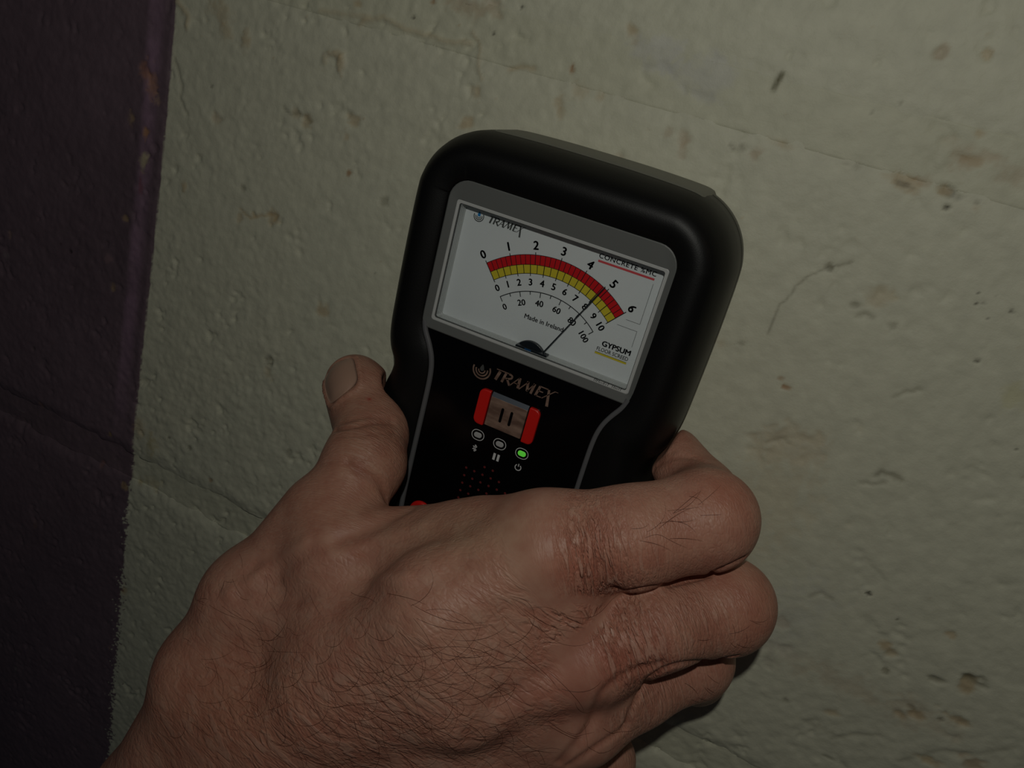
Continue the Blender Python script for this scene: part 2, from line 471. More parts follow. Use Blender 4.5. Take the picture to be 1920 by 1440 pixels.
def wall_surface(X, Z, dense=True):
    """relief (+ towards the room, mm) and paint colour of the block wall"""
    u, v = X + 900, Z + 900
    big = sample(NZ[0], u * 0.35, v * 0.35)
    mid = sample(NZ[2], u * 1.3, v * 1.3)
    fine = sample(NZ[1], u * 1.5, v * 1.5)
    pit = sample(NZ[3], u * 1.6, v * 1.6)
    rough_area = 0.55 + 0.45 * smooth01(sample(NZ[4], u * 0.6, v * 0.6), -0.8, 1.0)
    rough_area = rough_area * (0.55 + 0.75 * smooth01(np.hypot(X - 60, (Z + 20) * 1.0), 60, 190))
    h = 0.22 * big + 0.13 * mid * rough_area + 0.075 * fine * rough_area
    # shallow brush-filled pits of the block face
    h -= 0.45 * smooth01(-mid - 0.25 * fine, 1.55, 2.3) * rough_area
    h += 0.35 * smooth01(pit, 2.3, 3.2) * rough_area
    c = np.broadcast_to(CREAM, X.shape + (3,)).copy()
    e = paint_edge(Z)
    rag = 0.12 * mid + 0.75 * sample(NZ[3], u * 1.5, v * 1.5) * smooth01(sample(NZ[2], u * 0.5, v * 0.5), -1.2, 0.8)
    low = smooth01(-Z, 125, 190)
    dx = X - e - rag * (0.25 + 3.0 * low) * 0.9
    pur = (smooth01(-dx, -0.35, 0.35))[..., None]
    pcol = np.broadcast_to(PURPLE, c.shape) * (0.92 + 0.08 * big[..., None])
    band = smooth01(X, e - 13.5, e - 10.0) * (1 - smooth01(X, e - 8.0, e - 2.5)) * (1 - smooth01(-Z, 90, 150))
    band = band * (0.8 + 0.2 * np.clip(mid, -1, 1))
    pcol = pcol * (1 - band[..., None]) + LILAC * band[..., None]
    # flecks where the purple did not take
    fl = smooth01(pit + 0.3 * fine, 2.35, 2.9)[..., None] * 0.28
    pcol = pcol * (1 - fl) + np.array(srgb(150, 130, 125)) * fl
    c = c * (1 - pur) + pcol * pur
    h += 0.55 * pur[..., 0] * smooth01(-dx, 0, 1.5) * (1 - low)
    # cream flecks and faint rusty freckles on the cream
    fr = smooth01(pit, 2.45, 3.1)[..., None] * 0.4 * (1 - pur)
    c = c * (1 - fr) + TAN * fr
    if dense:
        for p, a, b, sc, s, d in SPOTS_MM:
            m = (np.abs(X - p[0]) < a * 2.2) & (np.abs(Z - p[2]) < b * 2.2)
            if not m.any():
                continue
            q = np.hypot((X[m] - p[0]) / a, (Z[m] - p[2]) / b) + 0.26 * mid[m] + 0.2 * fine[m] + 0.1 * pit[m]
            w = 1 - smooth01(q, 0.3, 1.3)
            s = s * (0.72 if sc is not DARK else 0.9)
            c[m] = c[m] * (1 - w[:, None] * s) + sc * (w * s)[:, None]
            h[m] -= d * w
        for P, w_, sc, s, hh in SCARS_MM:
            lo, hi = P.min(0) - 4, P.max(0) + 4
            m = (X > lo[0]) & (X < hi[0]) & (Z > lo[2]) & (Z < hi[2])
            if not m.any():
                continue
            x, z = X[m] + 0.18 * mid[m], Z[m] + 0.18 * fine[m]
            dd = np.full(x.shape, 1e9)
            for a, b in zip(P[:-1], P[1:]):
                ab = (b - a)[[0, 2]]
                t = np.clip(((x - a[0]) * ab[0] + (z - a[2]) * ab[1]) / (ab @ ab), 0, 1)
                dd = np.minimum(dd, np.hypot(x - a[0] - t * ab[0], z - a[2] - t * ab[1]))
            w = np.exp(-(dd / w_) ** 2)
            c[m] = c[m] * (1 - w[:, None] * s) + sc * (w * s)[:, None]
            h[m] += hh * w
    return h, c


def block(parent, x0, x1, z0, z1, vx0, vx1, vz0, vz1, res, dense=True):
    """one block: fine relief inside the window (vx, vz) that can be seen, coarse outside it"""
    seen = x1 > vx0 and x0 < vx1 and z1 > vz0 and z0 < vz1

    def axis(a, b, va, vb):
        va, vb = max(a, va), min(b, vb)
        if va >= vb or not seen:
            return np.linspace(a, b, max(8, int((b - a) / 2.5)))
        parts = []
        if va > a:
            parts.append(np.linspace(a, va, max(3, int((va - a) / 3)), endpoint=False))
        parts.append(np.linspace(va, vb, max(4, int((vb - va) / res)), endpoint=vb >= b))
        if vb < b:
            parts.append(np.linspace(vb, b, max(3, int((b - vb) / 3))))
        return np.concatenate(parts)
    xs, zs = axis(x0, x1, vx0, vx1), axis(z0, z1, vz0, vz1)
    X, Z = np.meshgrid(xs, zs, indexing='ij')
    h, c = wall_surface(X, Z, dense)
    EDGE = 0.55 if z0 > 0 else 1.8
    ed = np.minimum(np.minimum(X - x0, x1 - X), np.minimum(Z - z0, z1 - Z)) + 0.6 * sample(NZ[2], X + 900, Z + 900)
    if z0 < 0 < z1:
        EDGE = 0.55 + 1.25 * smooth01(-Z, -40, 100)
    rnd = np.clip(1 - ed / 7.0, 0, 1)
    Yv = WALL_Y - h + EDGE * rnd ** 2
    nx, nz = X.shape
    V = np.c_[X.ravel(), Yv.ravel(), Z.ravel()]
    idx = np.arange(nx * nz).reshape(nx, nz)
    Fq = np.c_[idx[:-1, :-1].ravel(), idx[1:, :-1].ravel(), idx[1:, 1:].ravel(), idx[:-1, 1:].ravel()]
    rim = np.concatenate([idx[:, 0], idx[-1, 1:], idx[-2::-1, -1], idx[0, -2:0:-1]])
    base = len(V)
    Vb = V[rim].copy()
    Vb[:, 1] = WALL_Y + 40
    V = np.concatenate([V, Vb])
    k = len(rim)
    side = [(int(rim[(i + 1) % k]), int(rim[i]), base + i, base + (i + 1) % k) for i in range(k)]
    o = mesh_obj('block', V, Fq.tolist() + side, cream, parent, smooth=True)
    C = np.concatenate([c.reshape(-1, 3), c.reshape(-1, 3)[rim]])
    at_ = o.data.attributes.new('paint', 'FLOAT_COLOR', 'POINT')
    at_.data.foreach_set('color', np.c_[C, np.ones(len(C))].astype(np.float32).ravel())
    return o


wall = None


def build_wall():
    # mortar bed behind the blocks: the joints are its painted face
    xs = np.concatenate([np.linspace(-730, -305, 142, endpoint=False), np.linspace(-305, 205, 625, endpoint=False), np.linspace(205, 700, 165)])
    zs = np.concatenate([np.linspace(-700, -440, 20, endpoint=False), np.linspace(-440, -422, 10, endpoint=False), np.linspace(-422, -164, 28, endpoint=False), np.linspace(-164, -139, 34, endpoint=False),
                         np.linspace(-139, 52, 20, endpoint=False), np.linspace(52, 78, 36, endpoint=False), np.linspace(78, 300, 24)])
    X, Z = np.meshgrid(xs, zs, indexing='ij')
    h, c = wall_surface(X, Z, True)
    c = c * np.array([0.96, 0.96, 0.94])
    dj = np.minimum(np.minimum(np.abs(Z + 151.5), np.abs(Z - 65)), np.abs(Z + 431))
    for za, zb, xj in ((-145.5, 59, -290), (71, 300, -580), (-425, -157.5, -530), (-700, -437, -290)):
        m = (Z > za) & (Z < zb)
        dj = np.where(m, np.minimum(dj, np.abs((X - xj + 240) % 480 - 240)), dj)
    set_back = 1.5 - 1.2 * smooth01(Z, -60, 40) + 5.0 * smooth01(dj, 8, 11)
    V = np.c_[X.ravel(), (WALL_Y + set_back - h).ravel(), Z.ravel()]
    n0, n1_ = X.shape
    idx = np.arange(n0 * n1_).reshape(n0, n1_)
    Fq = np.c_[idx[:-1, :-1].ravel(), idx[1:, :-1].ravel(), idx[1:, 1:].ravel(), idx[:-1, 1:].ravel()]
    w = mesh_obj('wall_back', V, Fq.tolist(), cream, None, smooth=True, origin=(0, WALL_Y, -700))
    a = w.data.attributes.new('paint', 'FLOAT_COLOR', 'POINT')
    C = c.reshape(-1, 3)
    a.data.foreach_set('color', np.c_[C, np.ones(len(C))].astype(np.float32).ravel())
    tag(w, 'painted concrete block wall, cream with a dark purple band at its edge', None, kind='structure')
    vis = (-272, 195, -410, 112)
    hx = 6.0        # half a joint
    for (z0, z1, xj, dense) in ((-145.5, 59, -290, True), (71, 286, -580, True), (-425, -157.5, -530, True), (-690, -437, -290, False)):
        for k in range(-1, 3):
            x0, x1 = xj + 480 * k + hx, xj + 480 * (k + 1) - hx
            if x1 < -720 or x0 > 690:
                continue
            block(w, max(x0, -725), min(x1, 695), z0, z1, vis[0], vis[1], vis[2], vis[3], 0.7, dense)
    return w


# ------------------------------------------------------------------ the moisture meter
rubber = grain(mat('black_rubber', (0.0045, 0.0045, 0.0045), 0.46, spec=0.25), 3.0, 0.25, 0.12)
shell = grain(mat('dark_olive_plastic', (0.02, 0.02, 0.015), 0.4, spec=0.5), 2.5, 0.2, 0.1)
cap_m = grain(mat('grey_olive_plastic', (0.16, 0.16, 0.13), 0.5), 2.5, 0.2, 0.1)
bezel_m = grain(mat('grey_bezel_plastic', (0.12, 0.125, 0.12), 0.45, spec=0.4), 6.0, 0.15, 0.05)
trim_m = grain(mat('grey_trim_plastic', (0.115, 0.115, 0.12), 0.4, spec=0.4), 6.0, 0.1, 0.05)
face_m = grain(mat('gloss_black_faceplate', (0.0022, 0.0022, 0.0026), 0.18, spec=0.25), 8.0, 0.02, 0.02)
card_m = grain(mat('white_dial_card', (0.67, 0.69, 0.70), 0.6, spec=0.2), 4.0, 0.02, 0.02)
clear_m = grain(mat('clear_plastic_rim', (0.46, 0.47, 0.46), 0.22, spec=0.6), 1.5, 0.12, 0.1)
groove_m = grain(mat('dark_window_gasket', (0.05, 0.052, 0.05), 0.4), 2.0, 0.05, 0.05)
ink = grain(mat('black_ink', (0.012, 0.013, 0.014), 0.6, spec=0.1), 5.0, 0.02, 0.01)
inkgrey = grain(mat('grey_ink', (0.07, 0.072, 0.07), 0.6, spec=0.1), 5.0, 0.02, 0.01)
inkred = grain(mat('red_ink', (0.58, 0.012, 0.016), 0.55, spec=0.1), 5.0, 0.02, 0.01)
inkpink = grain(mat('faded_red_ink', (0.62, 0.08, 0.09), 0.55, spec=0.1), 5.0, 0.02, 0.01)
inkyel = grain(mat('yellow_ink', (0.62, 0.5, 0.035), 0.55, spec=0.1), 5.0, 0.02, 0.01)
inkblue = grain(mat('blue_ink', (0.02, 0.2, 0.5), 0.55, spec=0.1), 5.0, 0.02, 0.01)
inkwhite = grain(mat('white_ink', (0.62, 0.62, 0.62), 0.6, spec=0.1), 5.0, 0.02, 0.01)
needle_m = grain(mat('blackened_needle', (0.01, 0.014, 0.018), 0.4), 4.0, 0.05, 0.02)
hub_m = grain(mat('dark_hub_cover', (0.01, 0.013, 0.016), 0.3), 4.0, 0.05, 0.02)
hubblue = grain(mat('blue_painted_reflection', (0.01, 0.06, 0.16), 0.3), 4.0, 0.05, 0.02)
red_m = grain(mat('red_rubber_pad', (0.62, 0.012, 0.008), 0.35, spec=0.5), 5.0, 0.1, 0.05)
reflect_metal = mat('metal_painted_reflection', (0.30, 0.205, 0.165), 0.42, 0.55)
led_off = grain(mat('unlit_lamp_lens', (0.42, 0.42, 0.42), 0.4), 5.0, 0.05, 0.02)
led_on = mat('lit_green_lamp', (0.1, 0.6, 0.05), 0.4, emit=(0.09, 0.5, 0.04), estr=0.5)
grain(led_on, 5.0, 0.05, 0.02)
chamf_m = grain(mat('blue_grey_metal_edge', (0.10, 0.115, 0.14), 0.35, 0.5), 5.0, 0.05, 0.02)
hole_m = grain(mat('dull_red_speaker_cloth', (0.13, 0.008, 0.008), 0.7), 9.0, 0.3, 0.05)

# streaky brushed look on button and logo; warm colour paints in reflected skin
_b = reflect_metal.node_tree.nodes['Principled BSDF']
_tc = N(reflect_metal, 'ShaderNodeTexCoord')
_mp = N(reflect_metal, 'ShaderNodeMapping')
_mp.inputs['Scale'].default_value = (180, 400, 520)
_mp.inputs['Rotation'].default_value = (0, 0.6, 0)
L(reflect_metal, _tc.outputs['Object'], _mp.inputs['Vector'])
_n = N(reflect_metal, 'ShaderNodeTexNoise')
_n.inputs['Scale'].default_value = 1.0
_n.inputs['Detail'].default_value = 5
L(reflect_metal, _mp.outputs['Vector'], _n.inputs['Vector'])
_r = N(reflect_metal, 'ShaderNodeValToRGB')
_r.color_ramp.elements[0].position = 0.35
_r.color_ramp.elements[0].color = (0.24, 0.145, 0.11, 1)
_r.color_ramp.elements[1].position = 0.7
_r.color_ramp.elements[1].color = (0.5, 0.335, 0.255, 1)
L(reflect_metal, _n.outputs['Fac'], _r.inputs['Fac'])
L(reflect_metal, _r.outputs['Color'], _b.inputs['Base Color'])

glass = bpy.data.materials.new('clear_window_pane')
glass.use_nodes = True
nt = glass.node_tree
nt.nodes.remove(nt.nodes['Principled BSDF'])
tr = N(glass, 'ShaderNodeBsdfTransparent')
tr.inputs['Color'].default_value = (0.96, 0.97, 0.97, 1)
gl = N(glass, 'ShaderNodeBsdfGlossy')
gl.inputs['Roughness'].default_value = 0.04
fr = N(glass, 'ShaderNodeFresnel')
fr.inputs['IOR'].default_value = 1.38
ms = N(glass, 'ShaderNodeMixShader')
L(glass, fr.outputs['Fac'], ms.inputs['Fac'])
L(glass, tr.outputs['BSDF'], ms.inputs[1])
L(glass, gl.outputs['BSDF'], ms.inputs[2])
L(glass, ms.outputs['Shader'], nt.nodes['Material Output'].inputs['Surface'])


def half_to_full(right):
    r = np.asarray(right, float)
    l = r[1:-1][::-1].copy()
    l[:, 0] *= -1
    return np.concatenate([r, l])


def meter_outlines():
    outer = [(0, 40.3), (14, 40.2)]
    inner = [(0, 25.4), (14, 25.4)]
    for a in np.linspace(90, 0, 7):
        outer.append((28 + 21 * math.cos(math.radians(a)), 18 + 21.7 * math.sin(math.radians(a))))
        inner.append((28.6 + 6.2 * math.cos(math.radians(a)), 18.8 + 6.5 * math.sin(math.radians(a))))
    outer += [(49.2, 2), (49.0, -16), (48.6, -28), (47.4, -34.5), (45.2, -39), (45.3, -43), (46.9, -48.5), (47.4, -56),
              (46.6, -76), (44.5, -98), (40, -113), (28, -121), (12, -122.5), (0, -122.5)]
    inner += [(34.8, 4), (34.6, -10), (34.2, -18.5), (32.6, -23.5), (30.2, -27.6), (28.9, -31.5), (28.3, -36.5), (28.2, -44),
              (28.2, -66), (28.0, -86), (26, -100), (18, -106), (8, -107), (0, -107)]
    o = half_to_full(catmull(outer, 4))
    i = half_to_full(catmull(inner, 4))
    return o, i


def logo(x0, zb, h, Y, w=1.0):
    """slanted capitals TRAMEX, cap height h, baseline zb, with the long leg of the X"""
    S = []

    def st(*pts, t=0.16):
        p = np.array(pts, float)
        p[:, 0] += p[:, 1] * 0.22
        S.append(ribbon(np.c_[x0 + p[:, 0] * h * w, zb + p[:, 1] * h], np.array(t) * h, Y))
    st((-0.12, 0.97), (1.0, 0.97), t=0.09)                                    # T bar running into the R
    st((0.18, 0.0), (0.22, 0.86), t=0.26)
    st((0.72, 0.0), (0.72, 0.90), t=0.22)                                      # R
    st(*catmull([(0.95, 0.95), (1.25, 0.86), (1.28, 0.62), (1.0, 0.46), (0.86, 0.46)], 5).tolist(), t=0.17)
    st((0.98, 0.46), (1.42, -0.04), t=0.2)
    st((1.42, -0.04), (1.86, 0.95), t=0.09)                                    # A
    st((1.90, 0.97), (2.12, 0.0), t=0.24)
    st((1.66, 0.36), (2.02, 0.36), t=0.08)
    st((2.22, -0.02), (2.66, 0.97), t=0.10)                                    # M
    st((2.60, 0.97), (2.86, 0.10), t=0.22)
    st((2.84, 0.06), (3.16, 0.97), t=0.09)
    st((3.16, 0.97), (3.22, 0.0), t=0.22)
    st((3.62, 0.0), (3.62, 0.95), t=0.22)                                      # E
    st((3.62, 0.95), (4.30, 0.95), t=0.10)
    st((3.62, 0.52), (4.05, 0.52), t=0.10)
    st((3.62, 0.03), (4.10, 0.03), t=0.10)
    st((4.16, 0.0), (4.84, 0.98), (5.1, 0.99), t=[0.08, 0.08, 0.05])           # X
    st((4.36, 0.95), (4.86, -0.55), t=[0.20, 0.26])
    return merge(S)


def arc_pts(cx, cz, r, a0, a1, n=40):
    a = np.radians(np.linspace(a0, a1, n))            # measured clockwise from straight up
    return np.c_[cx + r * np.sin(a), cz + r * np.cos(a)]


def emblem(cx, cz, r, Y):
    return merge([ribbon(arc_pts(cx, cz, r * k, a0, a1), wd * r, Y)
                  for k, a0, a1, wd in ((0.92, 60, 285, 0.16), (0.62, 75, 275, 0.15), (0.34, 80, 270, 0.13))])


def drop(cx, cz, s, Y):
    p = catmull([(0, 1.0), (0.38, 0.35), (0.42, -0.15), (0, -0.45), (-0.42, -0.15), (-0.38, 0.35)], 4, True)
    return xz(np.c_[cx + p[:, 0] * s, cz + p[:, 1] * s], Y), [tuple(range(len(p)))]


def stadium(cx, cz, w, h, n=8):
    return rrect(cx - w / 2, cx + w / 2, cz - h / 2, cz + h / 2, h / 2 - 1e-3, n)


def ring_print(cx, cz, w, h, t, Y):
    a, b = stadium(cx, cz, w, h), stadium(cx, cz, w - 2 * t, h - 2 * t)
    return loft([xz(a, Y), xz(b, Y)])


def build_meter():
    base = (0.0, WALL_Y, -122.0)
    root = empty('moisture_meter', base)
    root['base_mm'] = list(base)
    tag(root, 'black handheld moisture meter with white needle dial pressed against cream wall', 'moisture meter')
    P = root
    O, I = meter_outlines()
    cen = np.array([0.0, -20.0])

    def mixr(s, Y, grow=0.0):
        q = O + (I - O) * s
        if grow:
            d = np.roll(O, -1, 0) - np.roll(O, 1, 0)
            d /= np.linalg.norm(d, axis=1, keepdims=True)
            q = q + np.c_[-d[:, 1], d[:, 0]] * grow
        return xz(q, Y)
    # rubber-covered front housing: side wall, rounded shoulder, soft crest, inner slope to the bezel
    prof = [(0.02, 20.0), (0.0, 19.4), (0.0, 12.0), (0.015, 7.0), (0.05, 3.2), (0.11, 0.2), (0.2, -2.6), (0.31, -4.9), (0.43, -6.3),
            (0.55, -6.9), (0.67, -6.9), (0.79, -6.5), (0.9, -5.9), (0.97, -5.4), (1.0, -4.9), (1.0, -2.0)]
    mesh_obj('front_housing', *loft([mixr(s, y) for s, y in prof]), rubber, P, True)
    # rear shell
    prof = [(0.03, 19.6), (0.0, 20.2), (-0.01, 21.0), (-0.005, 24.0), (0.01, 26.6), (0.05, 27.6), (0.2, 27.9)]
    v, f = loft([mixr(s, y) for s, y in prof], cap_last=True)
    mesh_obj('rear_shell', v, f, shell, P, True)
    # grey cap let into the top edge
    top = O[(O[:, 1] > 30)]
    sel = [tuple(p) for p in top if -31.5 <= p[0] <= 35.5]
    sel.sort()
    sel = np.array(sel)
    rings = []
    for y, g in ((6.0, -0.9), (6.8, 0.0), (8.0, 0.3), (14.0, 0.45), (24.0, 0.7), (27.2, 0.6), (27.6, -0.4)):
        q = sel.copy()
        ends = np.minimum(q[:, 0] - q[:, 0].min(), q[:, 0].max() - q[:, 0])[:, None]
        g = g - 0.9 * (1 - smooth01(ends, 0.0, 1.6))
        d = np.gradient(q, axis=0)
        d /= np.linalg.norm(d, axis=1, keepdims=True)
        rings.append(xz(q + np.c_[-d[:, 1], d[:, 0]] * g, y))
    v, f = loft(rings, closed=False)
    mesh_obj('top_cap', v, f, cap_m, P, True)
    # faceplate
    fp = [tuple(p) for p in I if p[1] < -21.0]
    fp = np.array(fp)
    right = fp[fp[:, 0] >= 0]
    right = right[np.argsort(-right[:, 1])]
    left = fp[fp[:, 0] < 0]
    left = left[np.argsort(left[:, 1])]
    poly = np.concatenate([[(-32.5, -20.5), (32.5, -20.5)], right, left])
    mesh_obj('faceplate', *plate(poly, -2.5, -4.5), face_m, P)
    # grey bezel round the window
    op = rrect(-31.9, 33.2, -18.4, 19.3, 0.8, 8)
    ou = rrect(-34.5, 34.9, -21.2, 25.3, (6.2, 6.2, 2.5, 2.5), 8)
    oi = rrect(-34.2, 34.6, -20.9, 25.0, (6.0, 6.0, 2.4, 2.4), 8)
    v, f = loft([xz(ou, -2.0), xz(ou, -5.0), xz(oi, -5.15), xz(op, -4.75), xz(op, -1.0)])
    bz = mesh_obj('bezel', v, f, bezel_m, P)
    # grey trim running down both sides of the faceplate
    for sgn in (-1, 1):
        path = catmull([(33.6, -19.5), (32.6, -22.6), (30.3, -26.6), (28.6, -30.6), (27.75, -35.5), (27.5, -44), (27.5, -66),
                        (27.2, -86), (25.2, -99.5), (18, -105.3), (8, -106.3)], 6)
        path[:, 0] *= sgn
        if sgn > 0:
            path[:, 0] += 0.3
        t = np.gradient(path, axis=0)
        t /= np.linalg.norm(t, axis=1, keepdims=True)
        nr = np.c_[-t[:, 1], t[:, 0]]
        rings = []
        for a, y in ((-0.85, -3.0), (-0.8, -5.0), (-0.45, -5.4), (0.45, -5.4), (0.8, -5.0), (0.85, -3.0)):
            rings.append(xz(path + nr * a, y))
        v, f = loft(rings, closed=False)
        mesh_obj('side_trim', v, f, trim_m, P, True)
    # clear window: bright moulded lip, dark gasket line, inner wall, pane
    def rr(i, y, r=0.9):
        return xz(rrect(-31.9 + i, 33.2 - i, -18.4 + i, 19.3 - i, max(0.2, r - i * 0.2), 6), y)
    lip = mesh_obj('window_lip', *loft([rr(0.0, -4.5), rr(0.25, -4.65), rr(0.95, -4.55), rr(1.0, -4.2)]), clear_m, P)
    gk = mesh_obj('window_gasket', *loft([rr(0.95, -4.35), rr(1.12, -4.3), rr(1.15, -3.5)]), groove_m, P)
    iw = mesh_obj('window_wall', *loft([rr(1.1, -3.7), rr(1.2, -3.4), rr(1.25, -2.2), rr(1.1, -2.1), rr(1.25, -1.9), rr(1.3, -0.8), rr(1.15, -0.7), rr(1.35, -0.5), rr(1.4, 0.05)]), clear_m, P)
    v, f = plate(rrect(-30.95, 32.25, -17.45, 18.35, 0.6, 4), -3.95, -4.3)
    mesh_obj('window_pane', v, f, glass, P)
    # tiny moulded mark along the lower right of the lip
    mk = []
    rs = random.Random(8)
    x = 22.6
    while x < 31.3:
        hgt = rs.choice((0.55, 0.8, 0.8, 0.45))
        if not (27.2 < x < 28.0):
            mk.append(ribbon([(x, -17.95), (x + 0.1, -17.95 + hgt)], 0.14, -4.7))
        if rs.random() < 0.4:
            mk.append(ribbon([(x, -17.95 + hgt), (x + 0.4, -17.95 + hgt)], 0.12, -4.7))
        x += rs.choice((0.35, 0.5, 0.6))
    mesh_obj('moulded_mark', *merge(mk), ink, P)

    # ---- dial card and its print
    v, f = plate(rrect(-31.6, 32.8, -18.2, 19.0, 0.6, 4), 0.6, 0.0)
    card = mesh_obj('dial_card', v, f, card_m, P)
    ax, az = 1.8, -22.8

    def pol(r, a):
        a = math.radians(a)
        return ax + r * math.sin(a), az + r * math.cos(a)
    A0, A1 = -40.3, 41.3
    R0, R1, R2, R3 = 33.8, 30.9, 28.3, 23.0
    Yp = -0.05

    def cells(n, ro, ri, m, nm):
        for i in range(n):
            a, b = A0 + (A1 - A0) * i / n, A0 + (A1 - A0) * (i + 1) / n
            o_ = arc_pts(ax, az, ro, a, b, 5)
            i_ = arc_pts(ax, az, ri, a, b, 5)
            vv_ = np.concatenate([xz(o_, Yp), xz(i_, Yp)])
            mesh_obj(nm, vv_, [(k, k + 1, 6 + k, 5 + k) for k in range(4)], m, card)
    cells(30, R0, R1, inkred, 'red_scale_cell')
    cells(20, R1, R2, inkyel, 'yellow_scale_cell')
    ln = [ribbon(arc_pts(ax, az, r, A0, A1), 0.16, Yp - 0.04) for r in (R0, R1, R2)]
    for i in range(31):
        a = A0 + (A1 - A0) * i / 30
        big = i % 5 == 0
        ln.append(ribbon([pol(R1, a), pol(R0 + (0.75 if big else 0), a)], 0.24 if big else 0.19, Yp - 0.05))
    for i in range(21):
        a = A0 + (A1 - A0) * i / 20
        big = i % 2 == 0
        ln.append(ribbon([pol(R2 - (0.75 if big else 0), a), pol(R1, a)], 0.24 if big else 0.2, Yp - 0.05))
    ln.append(ribbon(arc_pts(ax, az, R3, A0 - 0.6, A1 + 0.6), 0.25, Yp - 0.04))
    for i in range(11):
        a = A0 - 0.5 + (A1 - A0 + 1.0) * i / 10
        ln.append(ribbon([pol(R3 + 0.05, a), pol(R3 - (1.6 if i % 2 == 0 else 1.0), a)], 0.25, Yp - 0.05))
    mesh_obj('scale_lines', *merge(ln), ink, card)
    nums = []
    for i in range(7):
        a = A0 + (A1 - A0) * i / 6
        nums.append(text_mesh(str(i), *pol(36.55, a), Yp, height=2.45, rot=-math.radians(a), bold=0.12))
    for i in range(11):
        a = A0 + (A1 - A0) * i / 10
        nums.append(text_mesh(str(i), *pol(25.75, a), Yp, height=1.95, rot=-math.radians(a), bold=0.095))
    for i in range(6):
        a = A0 - 0.5 + (A1 - A0 + 1.0) * i / 5
        nums.append(text_mesh(str(20 * i), *pol(19.7, a), Yp, height=1.8, rot=-math.radians(a), bold=0.075))
    mesh_obj('scale_numerals', *merge(nums), ink, card)
    mesh_obj('origin_lettering', *text_mesh('Made in Ireland', 2.1, -8.3, Yp, width=12.6, bold=0.04), ink, card)
    mesh_obj('concrete_lettering', *text_mesh('CONCRETE %MC', 20.9, 16.0, Yp, width=17.0, height=1.35, bold=0.04, spacing=1.12), ink, card)
    v, f = ribbon([(12.5, 14.45), (29.3, 14.45)], 0.62, Yp)
    mesh_obj('red_underline', v, f, inkpink, card)
    mesh_obj('gypsum_lettering', *text_mesh('GYPSUM', 25.1, -7.9, Yp, width=8.7, height=1.55, bold=0.10), ink, card)
    mesh_obj('screed_lettering', *text_mesh('FLOOR SCREED', 24.5, -9.85, Yp, width=9.7, height=1.15, bold=0.015), ink, card)
    mesh_obj('yellow_underline', *ribbon([(19.4, -11.25), (29.2, -11.25)], 0.55, Yp), inkyel, card)
    mesh_obj('bracket_lines', *merge([
        ribbon([(29.4, 13.2), (29.4, 1.1)], 0.1, Yp), ribbon([(29.4, 1.1), (25.2, 1.1)], 0.1, Yp),
        ribbon([(23.2, -1.15), (29.25, -1.15)], 0.1, Yp), ribbon([(29.25, -1.15), (29.25, -6.0)], 0.1, Yp),
        ribbon([(19.4, -10.9), (29.2, -10.9)], 0.09, Yp - 0.03)]), ink, card)
    mesh_obj('card_logo_lettering', *logo(-22.6, 14.55, 2.15, Yp, 1.03), inkgrey, card)
    mesh_obj('card_logo_rings', *emblem(-26.0, 15.5, 1.7, Yp), inkgrey, card)
    mesh_obj('card_logo_drop', *drop(-26.0, 15.85, 1.05, Yp - 0.02), inkblue, card)
    # needle and hub cover
    a = math.radians(26.0)
    n0 = np.array([ax + 5.0 * math.sin(a), az + 5.0 * math.cos(a)])
    n1_ = np.array([ax + 34.6 * math.sin(a), az + 34.6 * math.cos(a)])
    dd = (n1_ - n0) / np.linalg.norm(n1_ - n0)
    nn = np.array([-dd[1], dd[0]])
    rings = []
    for q, wd in ((n0, 0.2), (n0 + dd * 14, 0.17), (n1_ - dd * 8.5, 0.15), (n1_ - dd * 8.2, 0.26), (n1_, 0.14)):
        rings.append(np.array([[*(q + nn * wd), 0], [*(q - nn * wd), 0], [*(q - nn * wd), 1], [*(q + nn * wd), 1]])[:, [0, 2, 1]]
                     * [1, 0.25, 1] + [0, -1.5, 0])
    mesh_obj('needle', *loft(rings, cap_first=True, cap_last=True), needle_m, P)
    hub = np.concatenate([arc_pts(0.6, -20.2, 5.4, -62, 62, 16), [(6.0, -17.9), (-4.8, -17.9)]])
    hb = mesh_obj('hub_cover', *plate(hub, -0.1, -1.2, 0.25), hub_m, P)
    hb2 = mesh_obj('hub_reflection', *plate(rrect(-3.6, 6.6, -17.3, -16.6, 0.2, 3), -0.9, -3.3, 0.1), hub_m, P)  # dark reflection of the hub on the lip, built as a solid piece
    mesh_obj('hub_reflection_blue', *plate(rrect(-0.6, 1.6, -17.2, -16.65, 0.2, 3), -3.2, -3.45, 0.08), hubblue, P)  # blue part of the same reflection, added as a coloured piece

    # ---- faceplate fittings
    Yf = -4.5
    Yq = Yf - 0.05
    mesh_obj('logo_lettering', *logo(-7.2, -29.2, 3.55, Yq, 1.1), reflect_metal, P)
    mesh_obj('logo_rings', *merge([emblem(-11.5, -27.9, 3.1, Yq)]), reflect_metal, P)
    mesh_obj('logo_drop', *drop(-11.5, -27.6, 1.5, Yq), inkgrey, P)
    # hold button: metal face with a chamfered top edge, two slots, red pads either side
    bt = mesh_obj('hold_button', *plate(rrect(-6.0, 6.3, -44.2, -34.4, 0.15, 3), Yf, Yf - 0.9, 0.12), reflect_metal, P)
    v = np.array([(-6.0, Yf, -33.1), (6.3, Yf, -33.1), (6.3, Yf - 0.88, -34.45), (-6.0, Yf - 0.88, -34.45)])
    mesh_obj('button_chamfer', v, [(0, 1, 2, 3)], chamf_m, bt)
    for xc in (-1.35, 1.75):
        mesh_obj('button_slot', *plate(rrect(xc - 0.45, xc + 0.45, -41.6, -36.7, 0.44, 5), Yf - 0.85, Yf - 0.95), face_m, bt)
